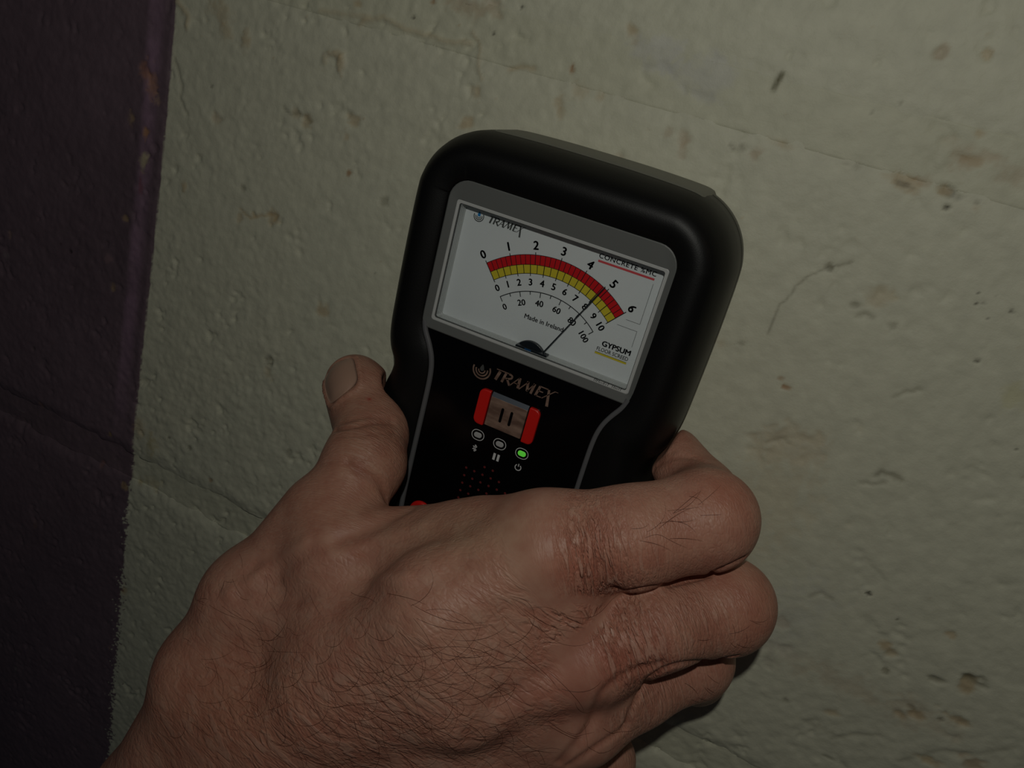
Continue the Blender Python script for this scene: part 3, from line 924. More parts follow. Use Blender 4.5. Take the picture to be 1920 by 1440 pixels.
    for x0, x1, r in ((-10.0, -6.4, (1.7, 0.3, 0.4, 1.9)), (6.75, 10.4, (0.4, 1.9, 1.7, 0.3))):
        poly = rrect(x0, x1, -44.9, -33.0, r, 6)
        mesh_obj('red_pad', *plate(poly, Yf, Yf - 1.1, 0.35), red_m, P, False)
    for xc, m in ((-7.35, led_off), (0.35, led_off), (8.05, led_on)):
        ld = mesh_obj('indicator_lamp', *plate(stadium(xc, -48.95, 2.7, 1.75), Yf, Yf - 0.3, 0.2), m, P)
        mesh_obj('lamp_ring', *ring_print(xc, -48.95, 4.4, 3.6, 0.22, Yq), inkwhite, ld)
        if m is led_on:
            tag(ld, 'lit green indicator lamp')
    # icons: rune-shaped radio mark, two bars, power mark
    bx, bz_ = -7.3, -53.65
    mesh_obj('radio_icon', *merge([ribbon(np.array(p) * 1.0 + [bx, bz_], 0.28, Yq) for p in (
        [(0, -1.2), (0, 1.2)], [(0, 1.2), (0.65, 0.6)], [(0.65, 0.6), (-0.65, -0.55)], [(-0.65, 0.6), (0.65, -0.55)],
        [(0.65, -0.55), (0, -1.2)])]), inkwhite, P)
    mesh_obj('pause_icon', *merge([ribbon([(x, -54.85), (x, -52.5)], 0.8, Yq) for x in (-0.35, 1.05)]), inkwhite, P)
    mesh_obj('power_icon', *merge([ribbon(arc_pts(8.1, -53.9, 0.98, 35, 325, 24), 0.3, Yq), ribbon([(8.1, -53.6), (8.1, -52.6)], 0.3, Yq)]), inkwhite, P)
    # loudspeaker holes
    for i in range(-3, 4):
        for j in range(-3, 4):
            x, z = -2.45 + 2.95 * i, -67.1 + 2.85 * j
            if math.hypot(x + 1.2, z + 67.0) < 9.3:
                mesh_obj('speaker_hole', *disc(x, z, 0.42, Yq, 10), hole_m, P)
    # round power key, mostly under the thumb web
    key = mesh_obj('power_key', *loft([xz(arc_pts(-20, -84.2, r, 0, 354, 30), y) for r, y in
                                      ((4.2, Yf), (4.1, Yf - 0.7), (3.5, Yf - 1.0), (2.7, Yf - 0.9))]), red_m, P, True)
    mesh_obj('key_face', *disc(-20, -84.2, 2.75, Yf - 0.85, 24), face_m, key)
    for o in list(P.children_recursive) + [P]:
        clean(o)
    return root


# ------------------------------------------------------------------ the hand
def surface_nets(D, lo, h):
    nx, ny, nz = D.shape
    S = D < 0
    n_in = np.zeros((nx - 1, ny - 1, nz - 1), np.int8)
    for i in (0, 1):
        for j in (0, 1):
            for k in (0, 1):
                n_in += S[i:nx - 1 + i, j:ny - 1 + j, k:nz - 1 + k]
    act = np.argwhere((n_in > 0) & (n_in < 8))
    cid = np.full(n_in.shape, -1, np.int64)
    cid[tuple(act.T)] = np.arange(len(act))
    acc = np.zeros((len(act), 3))
    cnt = np.zeros(len(act))
    corners = [(i, j, k) for i in (0, 1) for j in (0, 1) for k in (0, 1)]
    for a in corners:
        for ax in range(3):
            if a[ax] == 0:
                b = list(a)
                b[ax] = 1
                da = D[tuple((act + a).T)]
                db = D[tuple((act + b).T)]
                m = (da < 0) != (db < 0)
                t = np.where(m, da / np.where(m, da - db, 1), 0)
                p = np.array(a, float)[None] + np.zeros((len(act), 3))
                p[:, ax] = t
                acc[m] += p[m]
                cnt[m] += 1
    V = (act + acc / cnt[:, None]) * h + lo
    faces = []
    for ax in range(3):
        b, c = (ax + 1) % 3, (ax + 2) % 3
        s0 = [slice(None)] * 3
        s1 = [slice(None)] * 3
        s0[ax], s1[ax] = slice(0, -1), slice(1, None)
        ch = S[tuple(s0)] != S[tuple(s1)]
        e = np.argwhere(ch)
        ok = (e[:, b] > 0) & (e[:, c] > 0) & (e[:, b] < D.shape[b] - 1) & (e[:, c] < D.shape[c] - 1)
        e = e[ok]
        q = []
        for db, dc in ((-1, -1), (0, -1), (0, 0), (-1, 0)):
            f = e.copy()
            f[:, b] += db
            f[:, c] += dc
            q.append(cid[tuple(f.T)])
        q = np.stack(q, 1)
        inside = S[tuple(e.T)]
        q[~inside] = q[~inside][:, ::-1]
        faces.append(q)
    return V, np.concatenate(faces)


class Field:
    def __init__(self, lo, hi, h):
        self.lo, self.h = np.array(lo, float), h
        self.n = np.ceil((np.array(hi) - lo) / h).astype(int)
        self.ax = [self.lo[i] + h * np.arange(self.n[i]) for i in range(3)]

    def new(self):
        return np.full(self.n, 60.0, np.float32)

    def box(self, lo, hi):
        a = np.clip(np.floor((np.array(lo) - self.lo) / self.h).astype(int), 0, self.n)
        b = np.clip(np.ceil((np.array(hi) - self.lo) / self.h).astype(int) + 1, 0, self.n)
        return tuple(slice(x, y) for x, y in zip(a, b))

    def cone(self, D, a, b, ra, rb, k, flat=None):
        """smooth union of a tapered capsule; flat=(axis, s) squashes the section along a direction"""
        a, b = np.asarray(a, float), np.asarray(b, float)
        m = max(ra, rb) + 14 + k
        sl = self.box(np.minimum(a, b) - m, np.maximum(a, b) + m)
        X, Y, Z = np.meshgrid(*[self.ax[i][sl[i]] for i in range(3)], indexing='ij', sparse=True)
        ab = b - a
        l2 = ab @ ab + 1e-9
        t = np.clip(((X - a[0]) * ab[0] + (Y - a[1]) * ab[1] + (Z - a[2]) * ab[2]) / l2, 0, 1)
        dx, dy, dz = X - a[0] - t * ab[0], Y - a[1] - t * ab[1], Z - a[2] - t * ab[2]
        if flat is not None:
            f, s = np.asarray(flat[0], float), flat[1]
            f = f / np.linalg.norm(f)
            q = (dx * f[0] + dy * f[1] + dz * f[2]) * (1 / s - 1)
            dx, dy, dz = dx + q * f[0], dy + q * f[1], dz + q * f[2]
        d = np.sqrt(dx * dx + dy * dy + dz * dz) - (ra + (rb - ra) * t)
        if flat is not None:
            d = d * min(1.0, flat[1] + 0.15)
        self.smin(D, d, k, sl)

    def smin(self, D, d, k, sl=(slice(None),) * 3):
        o = D[sl]
        hh = np.clip(0.5 + 0.5 * (o - d) / k, 0, 1)
        D[sl] = o * (1 - hh) + d * hh - k * hh * (1 - hh)

    def smax(self, D, d, k, sl=(slice(None),) * 3):
        o = D[sl]
        hh = np.clip(0.5 - 0.5 * (o - d) / k, 0, 1)
        D[sl] = o * (1 - hh) + d * hh + k * hh * (1 - hh)


# joints: place in the photo, distance Y from the dial plane (mm), radius (mm)
J = {
    'index': [(1035, 1022, -46, 13.3), (1180, 1008, -42, 12.4), (1322, 974, -32, 12.0), (1316, 930, -2, 10.0), (1264, 855, 8, 8.6)],
    'middle': [(1105, 1222, -46, 12.6), (1230, 1172, -41, 11.0), (1358, 1136, -27, 11.9), (1360, 1160, 6, 10.0), (1240, 1150, 14, 9.0)],
    'ring': [(1085, 1345, -43, 12.0), (1190, 1290, -33, 10.2), (1300, 1238, -18, 10.2), (1305, 1262, 8, 9.3), (1200, 1250, 15, 8.5)],
    'little': [(985, 1445, -36, 11.0), (1060, 1432, -26, 9.6), (1125, 1424, -15, 9.8), (1140, 1440, 8, 8.4), (1080, 1420, 15, 7.6)],
    'thumb': [(632, 962, -36, 12.0), (683, 868, -23, 12.4), (699, 806, -11, 11.4), (676, 738, -4, 10.4), (665, 719, -2, 9.8)],
}
META = [
    [(1035, 1022, -46, 13.0), (820, 1130, -58, 12.5), (620, 1270, -62, 14.0)],
    [(1105, 1222, -46, 12.8), (860, 1290, -60, 13.0), (610, 1340, -64, 15.0)],
    [(1085, 1345, -43, 12.0), (830, 1390, -56, 13.0), (600, 1420, -62, 15.0)],
    [(985, 1445, -36, 11.5), (800, 1465, -50, 13.0), (600, 1490, -56, 15.0)],
    [(1062, 1108, -45, 12.0), (840, 1200, -59, 12.5), (640, 1300, -63, 14.0)],
]


def P3(q):
    return at(q[0], q[1], q[2])


def build_hand():
    fld = Field((-150, -130, -300), (108, 27, -12), 0.85)
    palm = fld.new()
    for ch in META:
        for a, b in zip(ch[:-1], ch[1:]):
            fld.cone(palm, P3(a), P3(b), a[3], b[3], 9)
    # palm side flesh, webs and thenar
    for a, b, k in (((1000, 1080, -34, 11), (700, 1240, -46, 13), 8), ((1000, 1240, -34, 11), (700, 1330, -46, 13), 8),
                    ((1020, 1040, -38, 11), (800, 1062, -42, 11), 8), ((800, 1062, -42, 11.5), (640, 1020, -40, 12), 8),
                    ((900, 1000, -38, 9), (760, 1015, -36, 9), 8),
                    ((604, 968, -36, 13.0), (486, 1130, -48, 15), 8), ((486, 1130, -48, 15), (420, 1258, -56, 17.5), 8), ((985, 1004, -42, 11), (870, 1022, -40, 10.5), 6),
                    ((480, 1130, -48, 15), (640, 1200, -54, 13), 9), ((640, 1040, -44, 13), (660, 1180, -54, 13), 9),
                    ((420, 1258, -56, 17.5), (560, 1330, -60, 17), 9), ((1150, 1285, -40, 9), (1000, 1320, -50, 11), 5), ((1060, 1400, -38, 9), (900, 1420, -50, 11), 5),
                    ((416, 1300, -58, 19), (296, 1520, -66, 21.5), 9), ((560, 1360, -62, 18), (560, 1560, -68, 19), 9),
                    ((660, 1430, -60, 17), (640, 1600, -66, 18), 9), ((296, 1520, -66, 21.5), (210, 1760, -74, 23), 9),
                    ((560, 1560, -68, 19), (500, 1800, -78, 22), 9),
                    ((490, 1330, -61, 18), (430, 1550, -70, 21), 9), ((430, 1550, -70, 21), (360, 1790, -79, 24), 9),
                    ((500, 1380, -50, 17), (430, 1560, -56, 19), 9), ((430, 1560, -56, 19), (370, 1780, -64, 21), 9)):
        fld.cone(palm, P3(a), P3(b), a[3], b[3], k)
    D = palm
    fingers = fld.new()
    for name in ('index', 'middle', 'ring', 'little', 'thumb'):
        f1 = fld.new()
        ch = J[name]
        for a, b in zip(ch[:-1], ch[1:]):
            fld.cone(f1, P3(a), P3(b), a[3], b[3], 3.5)
        if name == 'thumb':
            # broad pad of the thumb tip
            fld.cone(f1, at(668, 740, 0), at(684, 785, -5), 9.4, 10.4, 4)
        else:
            # knuckle pad over the bent joint
            p = np.array(ch[2], float)
            fld.cone(f1, at(p[0] + 14, p[1] - 4, p[2] - 1), at(p[0] + 10, p[1] + 10, p[2] + 2), p[3] - 2.6, p[3] - 2.8, 5)
        fld.smin(fingers, f1, 1.1)
    fld.smin(D, fingers, 4.5)
    # nothing may enter the meter or the wall
    X, Y, Z = np.meshgrid(*fld.ax, indexing='ij', sparse=True)
    hw = np.interp(Z, [-60, -52, -47, -43, -39, -34.5, -28, -16], [47.7, 47.7, 46.9, 45.7, 45.7, 47.9, 49.1, 49.5])
    qx = np.abs(X) - (hw - 9)
    qy = (-7.2 + 9) - Y
    qx_, qy_ = np.maximum(qx, 0), np.maximum(qy, 0)
    dev = np.sqrt(qx_ ** 2 + qy_ ** 2) + np.minimum(np.maximum(qx, qy), 0) - 9
    dev = np.maximum(dev, -123.5 - Z)
    fld.smax(D, -dev + 0.15, 1.2)
    fld.smax(D, Y - (WALL_Y - 1.8) + 0 * X + 0 * Z, 1.5)
    for ax in range(3):
        for e in (0, -1):
            sl = [slice(None)] * 3
            sl[ax] = e
            D[tuple(sl)] = 4.0
    V, Q = surface_nets(D, fld.lo, fld.h)
    # keep the one connected body: light smoothing
    E = np.concatenate([Q[:, [0, 1]], Q[:, [1, 2]], Q[:, [2, 3]], Q[:, [3, 0]]])
    deg = np.bincount(E.ravel(), minlength=len(V)).astype(float)

    def lap(W):
        s = np.zeros_like(W)
        for c in range(W.shape[1]):
            s[:, c] = np.bincount(E[:, 0], W[E[:, 1], c], len(W)) + np.bincount(E[:, 1], W[E[:, 0], c], len(W))
        return s / np.maximum(deg, 1)[:, None]
    for _ in range(4):
        V = V + 0.5 * (lap(V) - V)
    return V, Q, lap


def vnormals(V, Q):
    n = np.cross(V[Q[:, 2]] - V[Q[:, 0]], V[Q[:, 3]] - V[Q[:, 1]])
    out = np.zeros_like(V)
    for k in range(4):
        for c in range(3):
            out[:, c] += np.bincount(Q[:, k], n[:, c], len(V))
    return out / (np.linalg.norm(out, axis=1, keepdims=True) + 1e-12)


def proj(V):
    q = (V - CAM) @ CAMROWS.T
    return np.c_[CX + F_PX * q[:, 0] / q[:, 2], CY + F_PX * q[:, 1] / q[:, 2], q[:, 2]]


def seg_dist(V, pts):
    d = np.full(len(V), 1e9)
    for a, b in zip(pts[:-1], pts[1:]):
        ab = b - a
        t = np.clip((V - a) @ ab / (ab @ ab), 0, 1)
        d = np.minimum(d, np.linalg.norm(V - a - t[:, None] * ab, axis=1))
    return d


def skin_material():
    m = mat('skin', (0.45, 0.26, 0.18), 0.48, spec=0.35)
    b = m.node_tree.nodes['Principled BSDF']
    b.inputs['Subsurface Weight'].default_value = 0.12
    b.inputs['Subsurface Radius'].default_value = (1.0, 0.35, 0.2)
    b.inputs['Subsurface Scale'].default_value = 0.0018
    c = N(m, 'ShaderNodeVertexColor', layer_name='skin')
    v = mm_coords(m)
    mott = N(m, 'ShaderNodeTexNoise')
    mott.inputs['Scale'].default_value = 0.16
    mott.inputs['Detail'].default_value = 6
    mott.inputs['Roughness'].default_value = 0.6
    L(m, v, mott.inputs['Vector'])
    rp = N(m, 'ShaderNodeValToRGB')
    rp.color_ramp.elements[0].position = 0.36
    rp.color_ramp.elements[0].color = (1.10, 1.06, 1.02, 1)
    rp.color_ramp.elements[1].position = 0.66
    rp.color_ramp.elements[1].color = (0.94, 0.78, 0.74, 1)
    L(m, mott.outputs['Fac'], rp.inputs['Fac'])
    mu = N(m, 'ShaderNodeMix', data_type='RGBA', blend_type='MULTIPLY')
    mu.inputs['Factor'].default_value = 1.0
    L(m, c.outputs['Color'], mu.inputs['A'])
    L(m, rp.outputs['Color'], mu.inputs['B'])
    # wrinkles: noise stretched across the fold direction held by the 'wuv' attribute
    w = N(m, 'ShaderNodeAttribute', attribute_name='wuv')
    wm = N(m, 'ShaderNodeMapping')
    wm.inputs['Scale'].default_value = (0.85, 0.13, 0.4)
    L(m, w.outputs['Vector'], wm.inputs['Vector'])
    wn = N(m, 'ShaderNodeTexNoise')
    wn.inputs['Scale'].default_value = 1.0
    wn.inputs['Detail'].default_value = 3
    wn.inputs['Distortion'].default_value = 0.5
    L(m, wm.outputs['Vector'], wn.inputs['Vector'])
    sub = N(m, 'ShaderNodeMath', operation='SUBTRACT')
    sub.inputs[1].default_value = 0.5
    L(m, wn.outputs['Fac'], sub.inputs[0])
    ab = N(m, 'ShaderNodeMath', operation='ABSOLUTE')
    L(m, sub.outputs[0], ab.inputs[0])
    mr_ = N(m, 'ShaderNodeMapRange')
    mr_.inputs['From Min'].default_value = 0.0
    mr_.inputs['From Max'].default_value = 0.12
    L(m, ab.outputs[0], mr_.inputs['Value'])
    wt = N(m, 'ShaderNodeAttribute', attribute_name='wrinkle')
    # fine criss-cross cells of skin
    vo = N(m, 'ShaderNodeTexVoronoi', feature='DISTANCE_TO_EDGE')
    vo.inputs['Scale'].default_value = 1.0
    wm2 = N(m, 'ShaderNodeMapping')
    wm2.inputs['Scale'].default_value = (1.05, 0.6, 0.8)
    L(m, w.outputs['Vector'], wm2.inputs['Vector'])
    L(m, wm2.outputs['Vector'], vo.inputs['Vector'])
    vr = N(m, 'ShaderNodeMapRange')
    vr.inputs['From Max'].default_value = 0.22
    L(m, vo.outputs['Distance'], vr.inputs['Value'])
    bp1 = N(m, 'ShaderNodeBump')
    bp1.inputs['Distance'].default_value = 0.00042
    L(m, wt.outputs['Fac'], bp1.inputs['Strength'])
    L(m, mr_.outputs['Result'], bp1.inputs['Height'])
    bp2 = N(m, 'ShaderNodeBump')
    bp2.inputs['Distance'].default_value = 0.00010
    sm = N(m, 'ShaderNodeAttribute', attribute_name='seam')
    smm = N(m, 'ShaderNodeMath', operation='MULTIPLY')
    smm.inputs[1].default_value = 0.55
    L(m, sm.outputs['Fac'], smm.inputs[0])
    L(m, smm.outputs[0], bp2.inputs['Strength'])
    L(m, vr.outputs['Result'], bp2.inputs['Height'])
    L(m, bp1.outputs['Normal'], bp2.inputs['Normal'])
    L(m, bp2.outputs['Normal'], b.inputs['Normal'])
    # folds are a little redder than the ridges
    fo = N(m, 'ShaderNodeMapRange')
    fo.inputs['From Min'].default_value = 0.0
    fo.inputs['From Max'].default_value = 1.0
    fo.inputs['To Min'].default_value = 0.55
    fo.inputs['To Max'].default_value = 0.0
    L(m, mr_.outputs['Result'], fo.inputs['Value'])
    fw_ = N(m, 'ShaderNodeMath', operation='MULTIPLY')
    L(m, fo.outputs['Result'], fw_.inputs[0])
    L(m, wt.outputs['Fac'], fw_.inputs[1])
    mf = N(m, 'ShaderNodeMix', data_type='RGBA', blend_type='MULTIPLY')
    mf.inputs['B'].default_value = (0.95, 0.62, 0.55, 1)
    L(m, fw_.outputs[0], mf.inputs['Factor'])
    pr = N(m, 'ShaderNodeMapRange')
    pr.inputs['From Min'].default_value = 0.52
    pr.inputs['From Max'].default_value = 0.68
    pr.inputs['To Max'].default_value = 0.32
    L(m, wn.outputs['Fac'], pr.inputs['Value'])
    pw = N(m, 'ShaderNodeMath', operation='MULTIPLY')
    L(m, pr.outputs['Result'], pw.inputs[0])
    L(m, wt.outputs['Fac'], pw.inputs[1])
    pm = N(m, 'ShaderNodeMix', data_type='RGBA', blend_type='MIX')
    pm.inputs['B'].default_value = (0.56, 0.40, 0.32, 1)
    L(m, pw.outputs[0], pm.inputs['Factor'])
    L(m, mu.outputs['Result'], pm.inputs['A'])
    L(m, pm.outputs['Result'], mf.inputs['A'])
    L(m, mf.outputs['Result'], b.inputs['Base Color'])
    return m


def make_hand():
    V, Q, lap = build_hand()
    n = vnormals(V, Q)
    # ---- creases pressed into the skin (polylines on the surface, found near their depth)
    tree = BVHTree.FromPolygons(V.tolist(), Q.tolist())

    def hit(px, py):
        r = ((px - CX) / F_PX) * CAMROWS[0] + ((py - CY) / F_PX) * CAMROWS[1] + CAMROWS[2]
        h = tree.ray_cast(Vector(CAM), Vector(r).normalized())
        return np.array(h[0]) if h[0] is not None else None
    CREASE = [
        ([(628, 806), (660, 800), (700, 792), (735, 792)], 0.7, 1.0), ([(640, 792), (690, 782), (735, 786)], 0.4, 0.8),
        ([(632, 818), (680, 814), (740, 812)], 0.25, 0.8), ([(650, 868), (672, 884), (700, 896), (716, 912), (728, 945)], 0.9, 1.1),
        ([(600, 872), (640, 862), (700, 860)], 0.25, 1.0),
        ([(1150, 1108), (1165, 1112), (1200, 1105), (1300, 1085), (1360, 1064), (1405, 1042)], 1.0, 0.9),
        ([(1161, 1112), (1140, 1085), (1128, 1050)], 0.4, 1.4), ([(1161, 1112), (1185, 1125), (1192, 1150)], 0.4, 1.2),
        ([(1235, 872), (1262, 858), (1300, 858), (1326, 868)], 0.5, 0.9), ([(1225, 880), (1240, 862), (1262, 846)], 0.5, 0.9),
        ([(1380, 1231), (1320, 1240), (1260, 1250), (1212, 1278), (1190, 1320), (1174, 1362)], 0.9, 0.9),
        ([(1240, 1245), (1180, 1262), (1130, 1300), (1100, 1370), (1050, 1430)], 0.8, 1.2),
        ([(1172, 1366), (1120, 1400), (1065, 1438)], 0.8, 0.9), ([(1150, 1290), (1130, 1330), (1090, 1385)], 0.4, 1.0),
        ([(1152, 1112), (1135, 1165), (1112, 1200), (1060, 1240), (1000, 1275), (940, 1315)], 0.9, 3.0),
        ([(940, 1315), (908, 1348), (890, 1380)], 0.9, 4.0),
        ([(690, 1085), (610, 1120), (560, 1130)], 0.8, 2.5), ([(860, 1060), (800, 1100), (700, 1120)], 0.6, 3.0),
        ([(760, 955), (700, 985), (640, 1010)], 0.6, 3.0), ([(480, 1060), (450, 1100), (455, 1120)], 0.5, 2.0),
        # raised veins and tendons (negative depth)
        ([(540, 1085), (610, 1048), (700, 1015), (790, 985)], -0.7, 2.6), ([(430, 1110), (500, 1065), (570, 1020)], -0.7, 2.0),
        ([(500, 1165), (600, 1125), (690, 1092), (760, 1085)], -0.7, 2.2), ([(800, 1180), (930, 1110), (1010, 1060)], -0.6, 4.0), ([(760, 955), (700, 985), (640, 1010)], 0.6, 3.0),
    ]
    disp = np.zeros(len(V))
    crease = np.zeros(len(V))
    for pts, dep, w in CREASE:
        p = []
        for q in catmull(pts, 5):
            hq = hit(*q)
            if hq is not None:
                p.append(hq)
        if len(p) < 2:
            continue
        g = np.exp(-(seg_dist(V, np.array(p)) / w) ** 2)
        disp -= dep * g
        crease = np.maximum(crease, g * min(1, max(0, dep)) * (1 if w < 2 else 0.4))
    # thumb nail bed
    tipc, ipc = at(665, 721, -2), at(699, 806, -11)
    axis = tipc - ipc
    axis /= np.linalg.norm(axis)
    nd = np.array([0.02, -0.95, 0.30])
    nd = nd - axis * (nd @ axis)
    nd /= np.linalg.norm(nd)
    sd = np.cross(axis, nd)
    rel = V - (tipc - axis * 1.2)
    uu, vv_, ww = rel @ sd, rel @ axis, rel @ nd
    q = np.maximum(np.abs(uu) / 7.2, 0) ** 4 + (np.abs(vv_) / 7.6) ** 3.2
    onnail = (ww > 0) & (np.linalg.norm(rel, axis=1) < 18)
    inside = np.where(onnail, 1 - smooth01(q, 0.75, 1.1), 0)
    ring_ = np.where(onnail & (vv_ < 6.0), np.exp(-((q ** 0.28 - 1.10) / 0.07) ** 2), 0)
    disp += -0.75 * inside + 0.55 * ring_
    V2 = V + n * disp[:, None]
    n = vnormals(V2, Q)
    # ---- attributes
    names = list(J)
    dist = np.stack([seg_dist(V2, np.array([P3(c) for c in J[k][(0 if k != 'thumb' else 1):]])) - 11 for k in names], 1)
    dpalm = np.min(np.stack([seg_dist(V2, np.array([P3(c) for c in ch])) - 13 for ch in META], 1), 1)
    near = dist.argmin(1)
    along, across = np.zeros(len(V2)), np.zeros(len(V2))
    ax0 = P3(META[1][0]) - P3(META[1][2])
    ax0 /= np.linalg.norm(ax0)
    up = np.array([0, -1.0, 0])
    s0 = np.cross(ax0, up)
    s0 /= np.linalg.norm(s0)
    # folds over the back and wrist run slantwise
    fold = at(565, 1350, -72) - at(600, 1295, -72)
    fold /= np.linalg.norm(fold)
    fol2 = np.cross(fold, up)
    along[:] = V2 @ fold * 0.42
    across[:] = V2 @ fol2 * 0.75
    on_f = dist.min(1) < dpalm + 3.0
    for i, k in enumerate(names):
        m = on_f & (near == i)
        a = P3(J[k][2]) - P3(J[k][0])
        a /= np.linalg.norm(a)
        s = np.cross(a, up)
        along[m] = V2[m] @ a
        across[m] = V2[m] @ s
    pp = proj(V2)

    def blob(px, py, rx, ry=None):
        ry = ry or rx
        return np.exp(-((pp[:, 0] - px) / rx) ** 2 - ((pp[:, 1] - py) / ry) ** 2)
    wr = 0.16 + 0.75 * blob(1085, 1030, 95, 95) + 0.5 * blob(1050, 1150, 150, 110) + 0.42 * blob(600, 1360, 300, 150) \
        + 0.55 * blob(1180, 1260, 120, 130) + 0.3 * blob(700, 830, 70, 60) + 0.35 * blob(1330, 1160, 70, 60) + 0.12 * blob(850, 1290, 220, 160)
    gap = np.abs(dist.min(1) - dpalm - 3.0)
    ds = np.sort(dist, 1)
    gap = np.where(on_f, np.minimum(gap, ds[:, 1] - ds[:, 0]), gap)
    fade = smooth01(gap, 0.0, 3.2)
    wr = np.clip(wr, 0, 0.95) * fade
    wr[inside > 0.5] = 0.02
    base = np.array([0.415, 0.23, 0.169])
    C = np.broadcast_to(base, V2.shape).copy()

    def tint(w, colr):
        nonlocal C
        C = C * (1 - w[:, None]) + np.array(colr) * w[:, None]
    tint(0.55 * blob(1085, 1060, 90, 70), (0.44, 0.18, 0.125))
    tint(0.45 * blob(1370, 930, 55, 50), (0.36, 0.14, 0.09))
    tint(0.4 * blob(1260, 1040, 100, 60), (0.40, 0.18, 0.125))
    tint(0.5 * blob(1400, 1150, 70, 80), (0.37, 0.165, 0.11))
    tint(0.5 * blob(1180, 1240, 90, 60), (0.41, 0.16, 0.115))
    tint(0.45 * blob(1050, 1290, 70, 80), (0.40, 0.16, 0.115))
    tint(0.6 * blob(690, 800, 90, 130), (0.34, 0.19, 0.13))  # thumb's shading put into the skin colour as a darker tint
    tint(0.4 * blob(600, 960, 110, 60), (0.36, 0.19, 0.13))
    tint(0.5 * blob(880, 1000, 130, 50), (0.36, 0.25, 0.165))
    tint(0.4 * blob(950, 1060, 80, 60), (0.47, 0.31, 0.225))
    tint(0.3 * blob(860, 1200, 160, 90), (0.46, 0.30, 0.22))
    tint(0.5 * blob(420, 1340, 160, 140), (0.40, 0.19, 0.12))
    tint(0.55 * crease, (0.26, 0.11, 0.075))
    tint(0.9 * blob(692, 748, 3.2, 3.2) * (pp[:, 2] > 0), (0.32, 0.02, 0.02))
    tint(0.6 * blob(674, 1040, 11, 7), (0.36, 0.15, 0.08))
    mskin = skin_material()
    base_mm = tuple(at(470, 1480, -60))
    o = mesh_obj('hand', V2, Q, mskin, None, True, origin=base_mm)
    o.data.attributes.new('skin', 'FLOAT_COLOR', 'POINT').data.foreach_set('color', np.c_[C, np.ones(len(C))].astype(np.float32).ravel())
    o.data.attributes.new('wuv', 'FLOAT_VECTOR', 'POINT').data.foreach_set('vector', np.c_[along, across, V2[:, 1]].astype(np.float32).ravel())
    o.data.attributes.new('seam', 'FLOAT', 'POINT').data.foreach_set('value', fade.astype(np.float32))
    o.data.attributes.new('wrinkle', 'FLOAT', 'POINT').data.foreach_set('value', wr.astype(np.float32))
    tag(o, 'bare right hand with hairy back gripping the black meter', 'hand')
    # ---- thumb nail: a curved plate lying in its bed
    nail_m = grain(mat('thumb_nail', (0.38, 0.235, 0.17), 0.36, spec=0.5), 0.9, 0.25, 0.12)
    tree2 = BVHTree.FromPolygons(V2.tolist(), Q.tolist())
    nu, nv = 19, 21
    rows = []
    for j in range(nv):
        v = -1 + 2 * j / (nv - 1)
        wv = (1 - max(0, abs(v)) ** 3.4) ** (1 / 3.6)
        for i in range(nu):
            u = (-1 + 2 * i / (nu - 1)) * wv
            src = tipc - axis * 1.2 + axis * (v * 7.3) + sd * (u * 6.9) + nd * 22
            hq = tree2.ray_cast(Vector(src), Vector(-nd))
            if hq[0] is None:
                hq = tree2.find_nearest(Vector(src - nd * 14))
            edge = max(abs(u / max(wv, 1e-3)), abs(v))
            rows.append(np.array(hq[0]) + nd * (0.55 * (1 - edge ** 4) + 0.12))
    rows = np.array(rows)
    g = rows.reshape(nv, nu, 3)
    for _ in range(3):
        g[1:-1, 1:-1] = (g[:-2, 1:-1] + g[2:, 1:-1] + g[1:-1, :-2] + g[1:-1, 2:]) / 4 * 0.5 + g[1:-1, 1:-1] * 0.5
    rows = g.reshape(-1, 3)
    back = rows - nd * 0.5
    idx = np.arange(nu * nv).reshape(nv, nu)
    f1 = np.c_[idx[:-1, :-1].ravel(), idx[:-1, 1:].ravel(), idx[1:, 1:].ravel(), idx[1:, :-1].ravel()].tolist()
    rim = np.concatenate([idx[0], idx[1:, -1], idx[-1, -2::-1], idx[-2:0:-1, 0]])
    kk = nu * nv
    f2 = [(int(rim[i]), int(rim[(i + 1) % len(rim)]), int(rim[(i + 1) % len(rim)]) + kk, int(rim[i]) + kk) for i in range(len(rim))]
    nl = mesh_obj('thumb_nail', np.concatenate([rows, back]), f1 + f2, nail_m, o, True)
    tag(nl, 'short pale thumb nail')
    # ---- hairs: fine curved strands lying on the skin
    hair_m = grain(mat('brown_arm_hair', (0.13, 0.042, 0.022), 0.45), 3.0, 0.1, 0.02)
    HV, HF = [], []
    rs = random.Random(5)

    def strand(p, d, length, curl, thick, lift):
        nonlocal HV, HF
        pts = []
        steps = max(5, int(length / 1.3))
        d = d / np.linalg.norm(d)
        for k in range(steps + 1):
            t = k / steps
            loc, nor, _, _ = tree2.find_nearest(Vector(p))
            nor = np.array(nor)
            s = np.array(loc) + nor * (0.02 + lift * math.sin(min(1, t * 1.15) * math.pi * 0.55))
            pts.append(s)
            d = d - nor * (d @ nor)
            d = d / (np.linalg.norm(d) + 1e-9)
            side = np.cross(nor, d)
            d = d + side * curl * (0.5 + t)
            d /= np.linalg.norm(d)
            p = np.array(loc) + d * (length / steps)
        pts = np.array(pts)
        tg = np.gradient(pts, axis=0)
        tg /= np.linalg.norm(tg, axis=1, keepdims=True) + 1e-9
        a = np.cross(tg, [0.3, -0.9, 0.2])
        a /= np.linalg.norm(a, axis=1, keepdims=True) + 1e-9
        b = np.cross(tg, a)
        rad = thick * (1 - 0.75 * np.linspace(0, 1, len(pts)) ** 1.5)[:, None]
        k0 = sum(len(x) for x in HV)
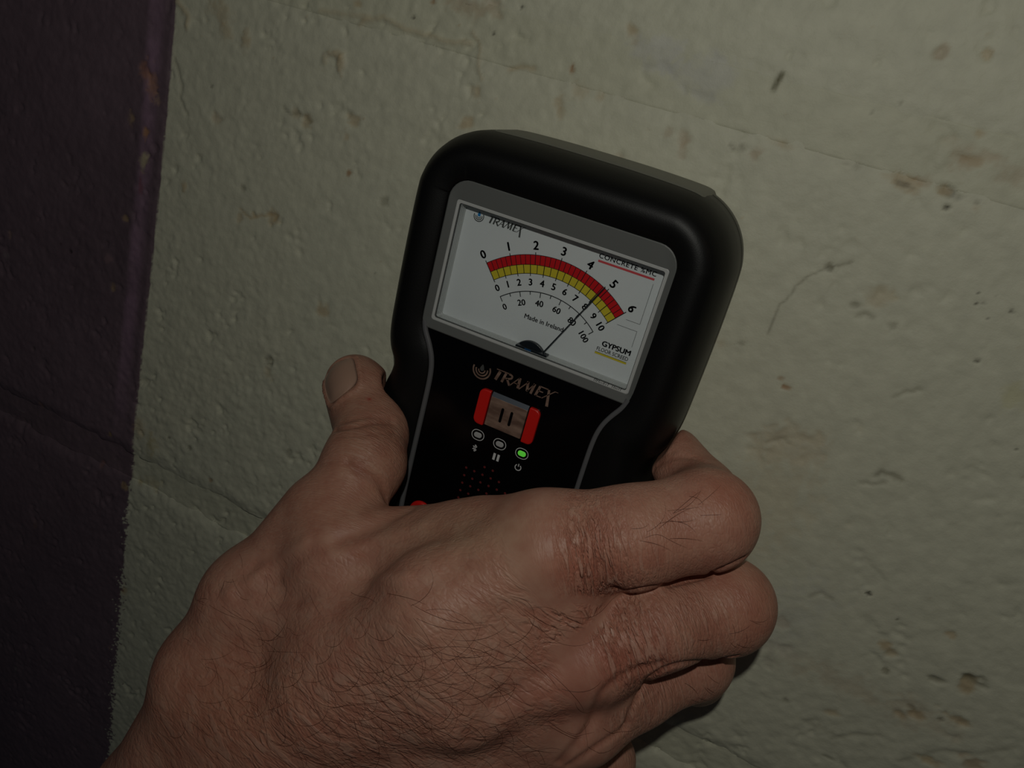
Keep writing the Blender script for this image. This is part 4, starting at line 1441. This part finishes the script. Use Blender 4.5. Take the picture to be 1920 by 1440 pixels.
        HV.append(np.concatenate([pts + rad * a, pts - rad * a * 0.5 + rad * b * 0.87, pts - rad * a * 0.5 - rad * b * 0.87]))
        m = len(pts)
        for r in range(3):
            r2 = (r + 1) % 3
            HF.extend([(k0 + r * m + i, k0 + r * m + i + 1, k0 + r2 * m + i + 1, k0 + r2 * m + i) for i in range(m - 1)])

    def flow(px, py, ddx, ddy):
        a, b = hit(px, py), hit(px + ddx * 20, py + ddy * 20)
        if a is None or b is None:
            return None
        return a, b - a
    # (centre, spread, count, direction in the picture, length)
    REG = [((640, 1300), (170, 90), 150, (0.86, 0.5), (8, 20)), ((780, 1200), (130, 70), 60, (0.9, 0.42), (8, 22)),
           ((480, 1230), (90, 90), 45, (0.8, 0.6), (5, 13)), ((560, 1390), (170, 50), 70, (0.8, 0.6), (6, 14)),
           ((860, 1330), (110, 70), 50, (0.85, 0.5), (8, 18)), ((470, 1090), (70, 40), 24, (0.3, 0.95), (3, 8)),
           ((1255, 980), (60, 35), 22, (0.9, -0.3), (4, 10)), ((1370, 1190), (40, 35), 14, (0.8, 0.5), (3, 6)),
           ((1310, 1290), (50, 25), 14, (0.8, 0.6), (3, 6)), ((370, 1160), (25, 60), 14, (-0.5, -0.6), (3, 7)),
           ((920, 1400), (140, 40), 40, (0.8, 0.6), (6, 14))]
    for (cx, cy), (sx, sy), cnt, (dx, dy), (l0, l1) in REG:
        for _ in range(int(cnt * 0.7)):
            px, py = rs.gauss(cx, sx * 0.75), rs.gauss(cy, sy * 0.75)
            if py > 1560:
                continue
            ang = rs.gauss(0, 0.38)
            fx, fy = dx * math.cos(ang) - dy * math.sin(ang), dx * math.sin(ang) + dy * math.cos(ang)
            q_ = flow(px, py, fx, fy)
            if q_ is None:
                continue
            p0, d0 = q_
            if np.linalg.norm(d0) > 12:
                continue
            strand(p0, d0, rs.uniform(l0, l1), rs.gauss(0.04, 0.15), rs.uniform(0.034, 0.058), rs.uniform(0.15, 0.7))
    hr = mesh_obj('hair', np.concatenate(HV), HF, hair_m, o, True)
    tag(hr, 'fine dark brown hairs lying over the skin', None, kind='stuff')
    for c in (o, nl, hr):
        clean(c)
    return o


wall = build_wall()
build_meter()
make_hand()
for o in bpy.data.objects:
    clean(o)
